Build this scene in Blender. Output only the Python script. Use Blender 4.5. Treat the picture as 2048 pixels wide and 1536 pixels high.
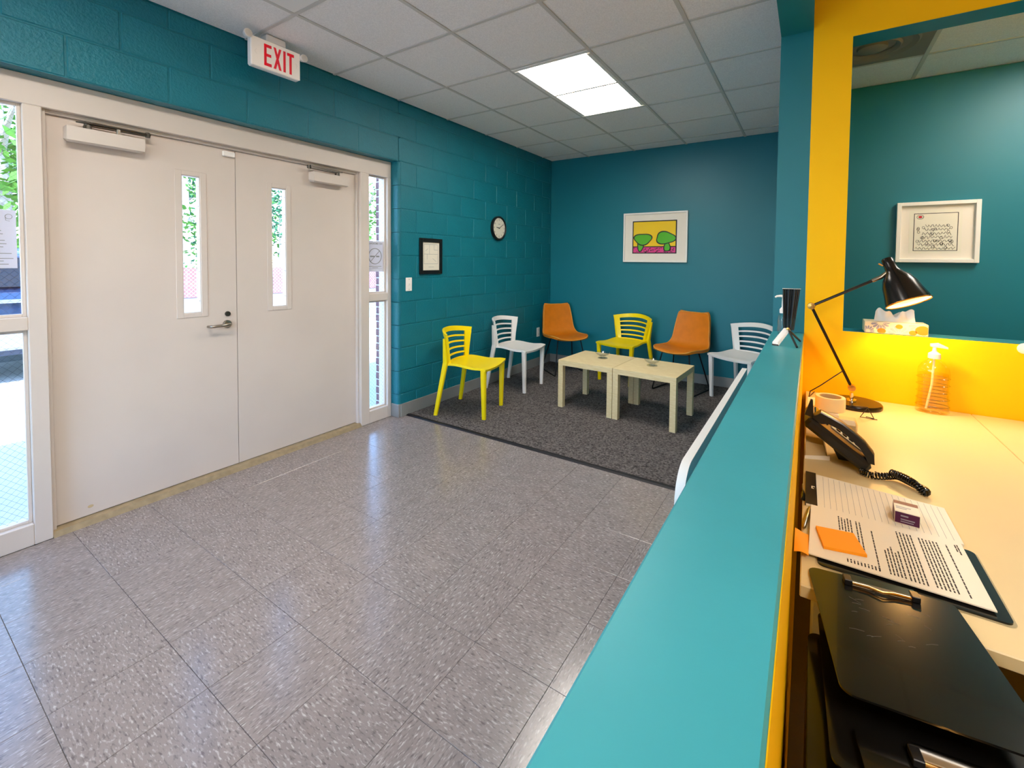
import bpy, bmesh, math, random
from mathutils import Vector, Matrix
R = math.radians
PI = math.pi
random.seed(7)
for o in list(bpy.data.objects):
    bpy.data.objects.remove(o)
S = bpy.context.scene
C = S.collection

# ------------------------------------------------------------------ camera
# solved from the ceiling grid, the block courses and the floor tiles (2048x1536 frame)
FPX, CX, CY = 888.86, 1047.13, 554.67
yaw, pitch, roll = R(32.79), R(-2.059), R(0.5585)
Fw = Vector((-math.sin(yaw)*math.cos(pitch), math.cos(yaw)*math.cos(pitch), math.sin(pitch)))
Rt = Vector((math.cos(yaw), math.sin(yaw), 0)); Up = Rt.cross(Fw)
Ax = Rt*math.cos(roll) + Up*math.sin(roll); Ay = Up*math.cos(roll) - Rt*math.sin(roll)
cd = bpy.data.cameras.new('camera'); cam = bpy.data.objects.new('camera', cd); C.objects.link(cam)
cd.sensor_fit = 'HORIZONTAL'; cd.sensor_width = 36; cd.lens = FPX/2048*36
cd.shift_x = (1024-CX)/2048; cd.shift_y = -(768-CY)/2048
cd.clip_start = .02; cd.clip_end = 300
M = Matrix((( Ax.x, Ay.x, -Fw.x, 0), (Ax.y, Ay.y, -Fw.y, 0), (Ax.z, Ay.z, -Fw.z, 1.3832), (0, 0, 0, 1)))
cam.matrix_world = M
S.camera = cam

# ------------------------------------------------------------------ world, sun, exposure
W = bpy.data.worlds.new('sky'); S.world = W; W.use_nodes = True
nt = W.node_tree; bg = nt.nodes['Background']
sky = nt.nodes.new('ShaderNodeTexSky'); sky.sky_type = 'NISHITA'; sky.sun_disc = False
sky.sun_elevation = R(52); sky.sun_rotation = R(110); sky.air_density = 1.0; sky.dust_density = 0.3; sky.ozone_density = 3.0
nt.links.new(sky.outputs[0], bg.inputs[0]); bg.inputs[1].default_value = 1.25
sd = bpy.data.lights.new('sun', 'SUN'); sd.energy = 6.5; sd.angle = R(.6); sd.color = (1, .95, .86)
sun = bpy.data.objects.new('sun', sd); C.objects.link(sun)
sun.rotation_euler = Vector((-.62, .25, -1.0)).to_track_quat('-Z', 'Y').to_euler()
VS = S.view_settings
VS.view_transform = 'Standard'; VS.look = 'None'; VS.gamma = 1; VS.use_curve_mapping = False
VS.exposure = 0.62
TROFFER = 15.0      # radiance of the ceiling lamp lenses
LAMPW = 1.75         # watts of the desk lamp bulb

# ------------------------------------------------------------------ materials
def lin(h):
    h = h.lstrip('#'); c = [int(h[i:i+2], 16)/255 for i in (0, 2, 4)]
    return tuple(((x/12.92) if x <= .04045 else ((x+.055)/1.055)**2.4) for x in c) + (1,)
MATS = {}
def mat(name, col, rough=.5, metal=0, spec=.5, noise=None, bump=None, emit=None, trans=0, ior=1.45, coat=0, sheen=0):
    """noise=(scale, amount) colour mottling; bump=(scale, strength, distance)"""
    if name in MATS: return MATS[name]
    m = bpy.data.materials.new(name); m.use_nodes = True; n = m.node_tree.nodes; l = m.node_tree.links
    b = n['Principled BSDF']; c = lin(col) if isinstance(col, str) else col
    b.inputs['Base Color'].default_value = c; b.inputs['Roughness'].default_value = rough
    b.inputs['Metallic'].default_value = metal; b.inputs['Specular IOR Level'].default_value = spec
    b.inputs['Transmission Weight'].default_value = trans; b.inputs['IOR'].default_value = ior
    b.inputs['Coat Weight'].default_value = coat
    tc = n.new('ShaderNodeTexCoord')
    if noise:
        t = n.new('ShaderNodeTexNoise'); t.inputs['Scale'].default_value = noise[0]; t.inputs['Detail'].default_value = 4
        l.new(tc.outputs['Object'], t.inputs['Vector'])
        r = n.new('ShaderNodeMapRange'); r.inputs['From Min'].default_value = .3; r.inputs['From Max'].default_value = .7
        r.inputs['To Min'].default_value = 1-noise[1]; r.inputs['To Max'].default_value = 1+noise[1]
        l.new(t.outputs[0], r.inputs[0])
        mx = n.new('ShaderNodeMix'); mx.data_type = 'RGBA'; mx.blend_type = 'MULTIPLY'; mx.inputs[0].default_value = 1
        mx.inputs[6].default_value = c; l.new(r.outputs[0], mx.inputs[7]); l.new(mx.outputs[2], b.inputs['Base Color'])
    if bump:
        t = n.new('ShaderNodeTexNoise'); t.inputs['Scale'].default_value = bump[0]; t.inputs['Detail'].default_value = 5
        l.new(tc.outputs['Object'], t.inputs['Vector'])
        bp = n.new('ShaderNodeBump'); bp.inputs['Strength'].default_value = bump[1]; bp.inputs['Distance'].default_value = bump[2]
        l.new(t.outputs[0], bp.inputs['Height']); l.new(bp.outputs[0], b.inputs['Normal'])
    if emit:
        b.inputs['Emission Color'].default_value = lin(emit[0]); b.inputs['Emission Strength'].default_value = emit[1]
    MATS[name] = m
    return m

def glass_mat(name, tint=(1, 1, 1, 1), rough=.0, ior=1.5):
    m = bpy.data.materials.new(name); m.use_nodes = True; n = m.node_tree.nodes; l = m.node_tree.links; n.clear()
    o = n.new('ShaderNodeOutputMaterial'); mx = n.new('ShaderNodeMixShader'); t = n.new('ShaderNodeBsdfTransparent')
    g = n.new('ShaderNodeBsdfGlossy'); f = n.new('ShaderNodeFresnel')
    ge = n.new('ShaderNodeNewGeometry'); mr = n.new('ShaderNodeMapRange'); mr.inputs['To Min'].default_value = ior; mr.inputs['To Max'].default_value = 1/ior
    l.new(ge.outputs['Backfacing'], mr.inputs[0]); l.new(mr.outputs[0], f.inputs[0])   # same reflectance entering and leaving
    t.inputs[0].default_value = tint; g.inputs['Roughness'].default_value = rough
    l.new(f.outputs[0], mx.inputs[0]); l.new(t.outputs[0], mx.inputs[1]); l.new(g.outputs[0], mx.inputs[2]); l.new(mx.outputs[0], o.inputs[0])
    MATS[name] = m
    return m

TEAL = '#0d7485'; YEL = '#ffc800'
mat('teal_block', TEAL, .42, noise=(3, .06), bump=(75, .9, .005))
mat('teal_wall', TEAL, .45, noise=(1.5, .04), bump=(220, .12, .001))
mat('teal_cap', '#3895a0', .38, noise=(4, .06), bump=(90, .12, .001))
mat('yellow_wall', YEL, .6, spec=.25, noise=(2, .03), bump=(220, .1, .001))
mat('cream_paint', '#dbcfc5', .42, noise=(2.5, .03), bump=(40, .05, .001))
mat('door_paint', '#dacdc3', .45, noise=(2, .03), bump=(30, .04, .001))
mat('ceiling_tile', '#f6f1ee', .9, noise=(160, .09), bump=(260, .5, .002))
mat('t_bar', '#d0cbc4', .5)
mat('plaster', '#cfc8c0', .8)
mat('base_rubber', '#8f8f8d', .5, noise=(6, .05))
mat('carpet', '#6a6462', .98, spec=.1, noise=(75, .75), bump=(200, 1.0, .008))
mat('strip_black', '#1d1b1f', .5)
mat('concrete_floor', '#777069', .8)
mat('yellow_plastic', '#ffe000', .35)
mat('white_plastic', '#f4efea', .35)
mat('orange_leather', '#d97a08', .5, noise=(12, .07), bump=(180, .25, .001))
mat('orange_piping', '#e09a3c', .5)
mat('black_metal', '#15161a', .4, metal=.3)
mat('black_plastic', '#141416', .35)
mat('black_gloss', '#131211', .17, coat=.25, noise=(9, .3), bump=(35, .06, .001))
mat('white_paint', '#f1ece6', .5)
mat('mat_board', '#efe6da', .8)
mat('paper', '#ece6d6', .8)
mat('ink', '#2a2a2c', .7)
mat('grey_ink', '#8e9298', .7)
mat('steel', '#a89f94', .25, metal=1)
mat('dark_steel', '#5d5852', .3, metal=1)
mat('brass', '#d09a50', .25, metal=1)
mat('chrome', '#d8d2ca', .12, metal=1)
mat('exit_red', '#c8202c', .5, emit=('#d02030', .25))
mat('exit_white', '#f0e6da', .5, emit=('#fff0e0', .12))
mat('desk_top', '#dcc796', .4, noise=(3, .02))  # white desk; warm lamp light and yellow bounce are put into the colour
mat('lamp_black', '#1b1613', .22, metal=.2)
mat('lamp_inner', '#fff4e0', .5)
mat('orange_note', '#ffa316', .7)
mat('tan_card', '#cbb48a', .8)
mat('purple', '#4a1240', .5)
mat('red', '#c01828', .6)
mat('print_yellow', '#f6cc00', .6)
mat('print_green', '#52b410', .6)
mat('print_pink', '#e03488', .6)
mat('print_orange', '#f07a1e', .7)
mat('print_grey', '#9a98a6', .7)
mat('box_cream', '#f6e3b8', .7)
mat('threshold', '#a08c6c', .6, noise=(30, .15))
mat('brick', '#7c5a5c', .9, noise=(20, .2), bump=(60, .5, .004))
mat('mortar', '#c9c6c2', .9)
mat('asphalt', '#8b8a88', .95, noise=(3, .12))
mat('concrete', '#bdb8b0', .9, noise=(2, .08))
mat('bark', '#b7aaa0', .9, noise=(8, .2), bump=(30, .6, .01))
mat('leaf', '#4f7f2c', .6, noise=(.8, .35))
mat('leaf_dark', '#2f6440', .6, noise=(.8, .35))
mat('fence_red', '#9a6a66', .9, noise=(3, .15))
mat('galvanised', '#b9bcc0', .5, metal=.6)
mat('car_blue', '#1c2c4a', .2, coat=1)
mat('car_glass', '#0d1218', .05)
mat('tyre', '#101010', .9)
mat('lens_red', '#b01818', .2)
mat('notice', '#d9dcf0', .8)
mat('wood_seat', '#7c5a38', .6)
mat('amber', '#ffd65a', .05, trans=.95, ior=1.36)
glass_mat('pane_glass', (.93, .97, 1, 1))
glass_mat('frame_glass', (1, 1, 1, 1), .0, 1.22)
glass_mat('clear_acrylic', (.95, .96, .97, 1))
glass_mat('bowl_glass', (.94, .95, .95, 1), .02, 1.6)
glass_mat('soap_shell', (1, .98, .82, 1), .03, 1.5)
mat('emit_panel', '#ffffff', .5, emit=('#fff6ea', TROFFER))
mat('bulb', '#ffffff', .5, emit=('#ffc070', 9))

def birch():
    m = mat('birch', '#e3cd9c', .5); n = m.node_tree.nodes; l = m.node_tree.links; b = n['Principled BSDF']
    tc = n.new('ShaderNodeTexCoord'); mp = n.new('ShaderNodeMapping'); mp.inputs['Scale'].default_value = (6, 60, 60)
    t = n.new('ShaderNodeTexNoise'); t.inputs['Scale'].default_value = 2; t.inputs['Detail'].default_value = 5
    cr = n.new('ShaderNodeValToRGB'); cr.color_ramp.elements[0].position = .3; cr.color_ramp.elements[1].position = .7
    cr.color_ramp.elements[0].color = lin('#dcc28c'); cr.color_ramp.elements[1].color = lin('#ecd9ac')
    l.new(tc.outputs['Object'], mp.inputs[0]); l.new(mp.outputs[0], t.inputs['Vector']); l.new(t.outputs[0], cr.inputs[0]); l.new(cr.outputs[0], b.inputs['Base Color'])
birch()

def vct():
    """speckled vinyl floor tile, streaks turned a quarter from tile to tile"""
    m = bpy.data.materials.new('vinyl_tile'); m.use_nodes = True; n = m.node_tree.nodes; l = m.node_tree.links
    b = n['Principled BSDF']; MATS['vinyl_tile'] = m
    tc = n.new('ShaderNodeTexCoord'); oi = n.new('ShaderNodeObjectInfo')
    gt = n.new('ShaderNodeMath'); gt.operation = 'GREATER_THAN'; gt.inputs[1].default_value = .5; l.new(oi.outputs['Random'], gt.inputs[0])
    an = n.new('ShaderNodeMath'); an.operation = 'MULTIPLY'; an.inputs[1].default_value = PI/2; l.new(gt.outputs[0], an.inputs[0])
    rot = n.new('ShaderNodeVectorRotate'); rot.rotation_type = 'Z_AXIS'; l.new(tc.outputs['Object'], rot.inputs['Vector']); l.new(an.outputs[0], rot.inputs['Angle'])
    off = n.new('ShaderNodeVectorMath'); off.operation = 'ADD'; l.new(rot.outputs[0], off.inputs[0])
    sc = n.new('ShaderNodeVectorMath'); sc.operation = 'SCALE'; l.new(oi.outputs['Location'], sc.inputs[0]); sc.inputs['Scale'].default_value = 7.3
    l.new(sc.outputs[0], off.inputs[1])
    def speck(scale, lo, hi):
        mp = n.new('ShaderNodeMapping'); mp.inputs['Scale'].default_value = scale; l.new(off.outputs[0], mp.inputs[0])
        t = n.new('ShaderNodeTexNoise'); t.inputs['Scale'].default_value = 1; t.inputs['Detail'].default_value = 2; l.new(mp.outputs[0], t.inputs['Vector'])
        r = n.new('ShaderNodeMapRange'); r.inputs['From Min'].default_value = lo; r.inputs['From Max'].default_value = hi; l.new(t.outputs[0], r.inputs[0])
        return r.outputs[0]
    w = speck((48, 150, 60), .55, .74); d = speck((60, 140, 60), .60, .72); g = speck((9, 16, 9), .3, .7)
    def mix(f, a, bcol):
        x = n.new('ShaderNodeMix'); x.data_type = 'RGBA'
        if f is not None: l.new(f, x.inputs[0])
        if isinstance(a, tuple): x.inputs[6].default_value = a
        else: l.new(a, x.inputs[6])
        x.inputs[7].default_value = bcol
        return x.outputs[2]
    dd = n.new('ShaderNodeMath'); dd.operation = 'SUBTRACT'; dd.inputs[0].default_value = 1; l.new(d, dd.inputs[1])
    c0 = mix(g, lin('#8a7f7c'), lin('#968b88'))
    c1 = mix(w, c0, lin('#c2b9b4'))
    off2 = n.new('ShaderNodeMapping'); off2.inputs['Location'].default_value = (5, 9, 2); l.new(off.outputs[0], off2.inputs[0])
    mp = n.new('ShaderNodeMapping'); mp.inputs['Scale'].default_value = (40, 140, 60); l.new(off2.outputs[0], mp.inputs[0])
    t = n.new('ShaderNodeTexNoise'); t.inputs['Scale'].default_value = 1; t.inputs['Detail'].default_value = 2; l.new(mp.outputs[0], t.inputs['Vector'])
    r = n.new('ShaderNodeMapRange'); r.inputs['From Min'].default_value = .54; r.inputs['From Max'].default_value = .72; l.new(t.outputs[0], r.inputs[0])
    c2 = mix(r.outputs[0], c1, lin('#6a605f'))
    l.new(c2, b.inputs['Base Color'])
    b.inputs['Roughness'].default_value = .2; b.inputs['Specular IOR Level'].default_value = .8
    t2 = n.new('ShaderNodeTexNoise'); t2.inputs['Scale'].default_value = 9; l.new(off.outputs[0], t2.inputs['Vector'])
    bp = n.new('ShaderNodeBump'); bp.inputs['Strength'].default_value = .06; bp.inputs['Distance'].default_value = .003; l.new(t2.outputs[0], bp.inputs['Height']); l.new(bp.outputs[0], b.inputs['Normal'])
vct()

# ------------------------------------------------------------------ mesh helpers
class MB:
    def __init__(s): s.v = []; s.f = []
    def add(s, vs, fs, m=None):
        o = len(s.v); s.v += [tuple(m @ Vector(p)) if m else tuple(p) for p in vs]; s.f += [tuple(i+o for i in f) for f in fs]; return s
    def box(s, x0, y0, z0, x1, y1, z1, m=None):
        x0, x1 = sorted((x0, x1)); y0, y1 = sorted((y0, y1)); z0, z1 = sorted((z0, z1))
        v = [(x0, y0, z0), (x1, y0, z0), (x1, y1, z0), (x0, y1, z0), (x0, y0, z1), (x1, y0, z1), (x1, y1, z1), (x0, y1, z1)]
        return s.add(v, [(0, 3, 2, 1), (4, 5, 6, 7), (0, 1, 5, 4), (1, 2, 6, 5), (2, 3, 7, 6), (3, 0, 4, 7)], m)
    def cbox(s, x0, y0, z0, x1, y1, z1, b=.003, m=None):
        """box with chamfered edges"""
        x0, x1 = sorted((x0, x1)); y0, y1 = sorted((y0, y1)); z0, z1 = sorted((z0, z1))
        b = min(b, (x1-x0)*.45, (y1-y0)*.45, (z1-z0)*.45)
        pts = []
        for x, sx in ((x0, 1), (x1, -1)):
            for y, sy in ((y0, 1), (y1, -1)):
                for z, sz in ((z0, 1), (z1, -1)):
                    pts += [(x, y+sy*b, z+sz*b), (x+sx*b, y, z+sz*b), (x+sx*b, y+sy*b, z)]
        return s.hull(pts, m)
    def hull(s, pts, m=None):
        bm = bmesh.new()
        for p in pts: bm.verts.new(p)
        r = bmesh.ops.convex_hull(bm, input=bm.verts)
        bmesh.ops.delete(bm, geom=[g for g in r['geom_interior'] if isinstance(g, bmesh.types.BMVert)], context='VERTS')
        bmesh.ops.dissolve_limit(bm, angle_limit=.01, verts=bm.verts, edges=bm.edges)
        bm.verts.index_update(); vs = [v.co.copy() for v in bm.verts]; fs = [[v.index for v in f.verts] for f in bm.faces]; bm.free()
        return s.add(vs, fs, m)
    def tube(s, path, r, n=8, closed=False, cap=True, m=None):
        path = [Vector(p) for p in path]; rs = r if isinstance(r, (list, tuple)) else [r]*len(path); N = len(path)
        vs = []; fs = []; up = None
        for i, p in enumerate(path):
            a = path[i-1] if (i > 0 or closed) else p; b = path[(i+1) % N] if (i < N-1 or closed) else p
            t = (b-a)
            t = t.normalized() if t.length > 1e-9 else Vector((0, 0, 1))
            if up is None: up = t.orthogonal().normalized()
            up = (up - t*up.dot(t))
            up = up.normalized() if up.length > 1e-6 else t.orthogonal().normalized()
            q = t.cross(up)
            for k in range(n):
                an = 2*PI*k/n; vs.append(p + (up*math.cos(an)+q*math.sin(an))*rs[i])
        for i in range(N if closed else N-1):
            j = (i+1) % N
            for k in range(n):
                k2 = (k+1) % n; fs.append((i*n+k, i*n+k2, j*n+k2, j*n+k))
        if cap and not closed:
            fs.append(tuple(range(n-1, -1, -1))); fs.append(tuple((N-1)*n+k for k in range(n)))
        return s.add(vs, fs, m)
    def lathe(s, prof, n=24, m=None, close=False, caps=True):
        vs = []; fs = []; N = len(prof)
        for (r, z) in prof:
            for k in range(n):
                a = 2*PI*k/n; vs.append((r*math.cos(a), r*math.sin(a), z))
        for i in range(N if close else N-1):
            j = (i+1) % N
            for k in range(n):
                k2 = (k+1) % n; fs.append((i*n+k, i*n+k2, j*n+k2, j*n+k))
        if not close and caps:
            if prof[0][0] > 1e-6: fs.append(tuple(range(n-1, -1, -1)))
            if prof[-1][0] > 1e-6: fs.append(tuple((N-1)*n+k for k in range(n)))
        return s.add(vs, fs, m)
    def prism(s, poly, z0, z1, m=None):
        n = len(poly); vs = [(x, y, z0) for x, y in poly]+[(x, y, z1) for x, y in poly]
        fs = [tuple(range(n-1, -1, -1)), tuple(range(n, 2*n))]+[(i, (i+1) % n, n+(i+1) % n, n+i) for i in range(n)]
        return s.add(vs, fs, m)
    def slab(s, fn, nu, nv, th, m=None):
        """closed shell: fn(u,v)->top point, u,v in 0..1; thickness th along the surface normal"""
        P = [[Vector(fn(i/nu, j/nv)) for j in range(nv+1)] for i in range(nu+1)]
        vs = []; w = nv+1
        for side in (0, 1):
            for i in range(nu+1):
                for j in range(nv+1):
                    p = P[i][j]
                    if side:
                        du = P[min(i+1, nu)][j]-P[max(i-1, 0)][j]; dv = P[i][min(j+1, nv)]-P[i][max(j-1, 0)]
                        nn = du.cross(dv)
                        nn = nn.normalized() if nn.length > 1e-12 else Vector((0, 0, 1))
                        p = p-nn*th
                    vs.append(p)
        o = (nu+1)*w; fs = []
        for i in range(nu):
            for j in range(nv):
                a, b, c, d = i*w+j, (i+1)*w+j, (i+1)*w+j+1, i*w+j+1
                fs += [(a, b, c, d), (o+d, o+c, o+b, o+a)]
        for i in range(nu):
            a, b = i*w, (i+1)*w; fs.append((a, o+a, o+b, b)); a, b = i*w+nv, (i+1)*w+nv; fs.append((b, o+b, o+a, a))
        for j in range(nv):
            a, b = j, j+1; fs.append((b, o+b, o+a, a)); a, b = nu*w+j, nu*w+j+1; fs.append((a, o+a, o+b, b))
        return s.add(vs, fs, m)
    def taper(s, p0, p1, w0, d0, w1, d1, m=None):
        v = []
        for p, w, d in ((p0, w0, d0), (p1, w1, d1)):
            c = min(w, d)*.22
            for x, y in ((-w/2+c, -d/2), (w/2-c, -d/2), (w/2, -d/2+c), (w/2, d/2-c), (w/2-c, d/2), (-w/2+c, d/2), (-w/2, d/2-c), (-w/2, -d/2+c)):
                v.append((p[0]+x, p[1]+y, p[2]))
        f = [tuple(range(7, -1, -1)), tuple(range(8, 16))]+[(i, (i+1) % 8, 8+(i+1) % 8, 8+i) for i in range(8)]
        return s.add(v, f, m)
    def mesh(s, name, material, smooth=None):
        me = bpy.data.meshes.new(name); me.from_pydata(s.v, [], s.f)
        bm = bmesh.new(); bm.from_mesh(me); bmesh.ops.recalc_face_normals(bm, faces=bm.faces); bm.to_mesh(me); bm.free()
        if material: me.materials.append(MATS[material])
        if smooth is not None:
            me.polygons.foreach_set('use_smooth', [True]*len(me.polygons)); me.set_sharp_from_angle(angle=R(smooth))
        me.update(); return me
    def build(s, name, material, parent=None, smooth=None, label=None, kind=None, loc=None, rot=None):
        o = bpy.data.objects.new(name, s.mesh(name, material, smooth)); C.objects.link(o); o.parent = parent
        if loc: o.location = loc
        if rot: o.rotation_euler = rot
        if label: o['label'] = label
        if kind: o['kind'] = kind
        return o

def thing(name, label, cat, loc=(0, 0, 0), rz=0, group=None, rot=None, kind=None):
    o = bpy.data.objects.new(name, None); C.objects.link(o); o.empty_display_size = .1
    o.location = loc; o.rotation_euler = rot if rot else (0, 0, rz)
    o['label'] = label; o['category'] = cat
    if group: o['group'] = group
    if kind: o['kind'] = kind
    return o
def tag(o, label, cat, kind=None, group=None):
    o['label'] = label; o['category'] = cat
    if kind: o['kind'] = kind
    if group: o['group'] = group
    return o
def struct(o, label, cat): return tag(o, label, cat, 'structure')
def inst(src, loc, parent, scale=None, rot=None):
    o = src.copy(); C.objects.link(o); o.location = loc; o.parent = parent
    if scale: o.scale = scale
    if rot: o.rotation_euler = rot
    return o
def link_mesh(name, me, parent, loc):
    o = bpy.data.objects.new(name, me); C.objects.link(o); o.parent = parent; o.location = loc; return o
def text_mb(txt, size, bold=0.0, align='CENTER', sx=1):
    cu = bpy.data.curves.new('t', 'FONT'); cu.body = txt; cu.size = size; cu.align_x = align; cu.align_y = 'CENTER'; cu.offset = bold; cu.resolution_u = 2
    o = bpy.data.objects.new('t', cu); C.objects.link(o)
    dg = bpy.context.evaluated_depsgraph_get(); me = bpy.data.meshes.new_from_object(o.evaluated_get(dg))
    mb = MB(); mb.v = [(v.co.x*sx, v.co.y, 0) for v in me.vertices]; mb.f = [tuple(p.vertices) for p in me.polygons]
    bpy.data.objects.remove(o); bpy.data.curves.remove(cu); bpy.data.meshes.remove(me)
    return mb
def circ(r, n=20, cx=0, cy=0): return [(cx+r*math.cos(2*PI*k/n), cy+r*math.sin(2*PI*k/n)) for k in range(n)]
def frame4(mb, x0, z0, x1, z1, w, y0, y1):
    """picture-frame ring in the xz plane, depth y0..y1"""
    mb.cbox(x0, y0, z0, x0+w, y1, z1, .002); mb.cbox(x1-w, y0, z0, x1, y1, z1, .002)
    mb.cbox(x0+w, y0, z0, x1-w, y1, z0+w, .002); mb.cbox(x0+w, y0, z1-w, x1-w, y1, z1, .002); return mb

# ================================================================== SETTING
H = 2.747; XL = -3.0; YB = 5.343; XR = 2.42; YF = -2.2; YW = 2.6      # ceiling, left wall, back wall, right, front, yellow wall
XH0, XH1 = -.153, -.016                                              # half wall faces
BNC = .022; OP0, OP1, OPZ = .2152, 2.6536, 2.2352                                # door opening in the block wall

# ---- floor
fl = struct(MB().box(XL-.2, YF-.2, -.12, XR+.2, YB+.2, -.004).build('floor', 'concrete_floor'), 'grey speckled vinyl tile floor of the lobby and reception', 'floor')
TX, TY, TS = -2.5065, .9233, .3048
full = MB().cbox(-TS/2+.0006, -TS/2+.0006, -.004, TS/2-.0006, TS/2-.0006, 0, .0007).mesh('floor_tile', 'vinyl_tile')
for i in range(-2, 9):
    for j in range(-5, 6):
        x0 = max(TX+i*TS, XL-.09); x1 = min(TX+(i+1)*TS, XH0); y0 = TY+j*TS
        if x1-x0 < .02: continue
        if x1-x0 > TS-.001: link_mesh('floor_tile', full, fl, (x0+TS/2, y0+TS/2, 0))
        else:
            w = x1-x0; MB().cbox(-w/2+.0006, -TS/2+.0006, -.004, w/2-.0006, TS/2-.0006, 0, .0007).build('floor_tile', 'vinyl_tile', fl, loc=((x0+x1)/2, y0+TS/2, 0))
struct(MB().cbox(XL, 2.756, -.003, XH0, YB, .006, .003).build('floor_carpet', 'carpet'), 'dark grey speckled carpet of the waiting corner', 'carpet')
struct(MB().hull([(XL+.0, 2.732, 0), (XH0, 2.732, 0), (XL, 2.775, 0), (XH0, 2.775, 0), (XL, 2.742, .008), (XH0, 2.742, .008), (XL, 2.766, .010), (XH0, 2.766, .010)]).build('trim_3', 'strip_black'), 'black rubber strip between carpet and vinyl tiles', 'floor trim')

# ---- left block wall with the door opening
wl = struct(MB().box(-3.2, YF, 0, -3.004, OP0-BNC, H+.06).box(-3.2, OP1+BNC, 0, -3.004, YB, H+.06).box(-3.2, OP0, OPZ, -3.004, OP1, H+.06).build('wall_left', 'teal_block'), 'teal painted concrete block wall with the double doors', 'wall')
BW, BH, J = .4064, .2032, .008
bfull = MB().cbox(-.012, -BW/2+J/2, -BH/2+J/2, .004, BW/2-J/2, BH/2-J/2, .0036).mesh('block', 'teal_block')
def block(y0, y1, z0, z1):
    if y1-y0 < .03 or z1-z0 < .03: return
    if y1-y0 > BW-.004 and z1-z0 > BH-.004: link_mesh('block', bfull, wl, (-3.004, (y0+y1)/2, (z0+z1)/2)); return
    h, d = (y1-y0)/2, (z1-z0)/2
    MB().cbox(-.012, -h+J/2, -d+J/2, .004, h-J/2, d-J/2, .0028).build('block', 'teal_block', wl, loc=(-3.004, (y0+y1)/2, (z0+z1)/2))
BN = .022
for r in range(14):
    z0 = r*BH; z1 = min(z0+BH, H)
    off = .2152 if r % 2 else .4184
    y = off-7*BW
    while y < YB:
        a, b = max(y, YF), min(y+BW, YB); y += BW
        if b <= a: continue
        if z0 < OPZ-.01:
            if a < OP0: block(a, min(b, OP0-BN), z0, z1)
            if b > OP1: block(max(a, OP1+BN), b, z0, z1)
        else: block(a, b, z0, z1)
# rounded corner of the opening and its return
for yy, sg in ((OP1, 1), (OP0, -1)):
    poly = [(-3.0-BN+BN*math.cos(a), yy+sg*(BN-BN*math.sin(a))) for a in [PI/2*k/6 for k in range(7)]]+[(-3.2, yy), (-3.2, yy+sg*BN)]
    for r in range(11): MB().prism(poly, r*BH+.002, (r+1)*BH-.002).build('corner_block', 'teal_block', wl, smooth=40)
# exterior brick jamb seen through the right sidelight
br_me = MB().cbox(-.022, -.1, -.0285, .022, .1, .0285, .002).mesh('brick', 'brick')
MB().box(-3.34, 2.722, 0, -3.2, 2.9, 2.3).build('jamb_panel', 'white_paint', wl, label='pale painted jamb beside the bricks')
MB().box(-3.385, 2.728, 0, -3.34, 2.95, 2.3).build('mortar_bed', 'mortar', wl)
for k in range(33): link_mesh('brick', br_me, wl, (-3.362, 2.82+.004*(k % 2), .034+k*.0677))

# ---- other walls
struct(MB().box(XL-.2, YB, 0, XR+.2, YB+.12, H+.06).build('wall_back', 'teal_wall'), 'teal back wall of the waiting corner with the colourful framed print', 'wall')
struct(MB().box(XR, YF, 0, XR+.12, YW, H+.06).build('wall_right', 'yellow_wall'), 'yellow side wall of the reception', 'wall')
struct(MB().box(XR, YW, 0, XR+.12, YB, H+.06).build('wall_right', 'teal_wall'), 'teal side wall of the office', 'wall')
struct(MB().box(XL-.2, YF-.12, 0, -2.7, YF, H+.06).box(-.4, YF-.12, 0, XR+.2, YF, H+.06).box(-2.7, YF-.12, 0, -.4, YF, .45).box(-2.7, YF-.12, 2.3, -.4, YF, H+.06).build('wall_front', 'plaster'), 'pale wall behind the viewer', 'wall')
w3 = struct(thing('window_3', 'added unseen window behind the viewer, brightening the ceiling', 'window', (0, YF-.06, 0)), 'added unseen window behind the viewer, brightening the ceiling', 'window')  # window added out of view to let daylight lift the ceiling
for k in range(3): MB().box(-2.7+.7667*k, -.003, .45, -2.7+.7667*(k+1), .003, 2.3).build('pane', 'pane_glass', w3)
for x in (-2.7, -1.933, -1.167, -.4): MB().cbox(x-.025, -.04, .45, x+.025, .04, 2.3, .003).build('mullion', 'cream_paint', w3)
# yellow wall with the pass-through (X .139 .., Z 1.066-2.447)
PX0, PX1, PZ0, PZ1, PT = .139, 1.75, 1.066, 2.447, .125
yw = struct(MB().box(XH1, YW, 0, PX0, YW+PT, H).box(PX1, YW, 0, XR, YW+PT, H).box(PX0, YW, 0, PX1, YW+PT, PZ0).box(PX0, YW, PZ1, PX1, YW+PT, H).build('wall_reception', 'yellow_wall'), 'bright yellow reception wall with a wide pass-through opening', 'wall')
MB().box(PX0, YW+.003, PZ0-.004, PX1, YW+PT+.001, PZ0+.0015).box(PX0, YW+.003, PZ1-.0015, PX1, YW+PT+.001, PZ1+.004).box(PX0-.002, YW+.003, PZ0, PX0+.0015, YW+PT+.001, PZ1).build('opening_lining', 'teal_wall', yw, label='teal painted lining of the opening')
struct(MB().box(XH0, YW, 0, XH1, YB, H).build('wall_divider', 'teal_wall'), 'teal end of the wall beside the yellow wall', 'wall')
struct(MB().box(XH0, YF, 2.517, XH1, YW, H).build('wall_header', 'teal_wall'), 'teal header above the reception opening', 'wall')
struct(MB().box(XH1-.0, 4.33, 0, XR, 4.45, H).build('wall_office', 'teal_wall'), 'teal office wall seen through the yellow opening', 'wall')
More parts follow.
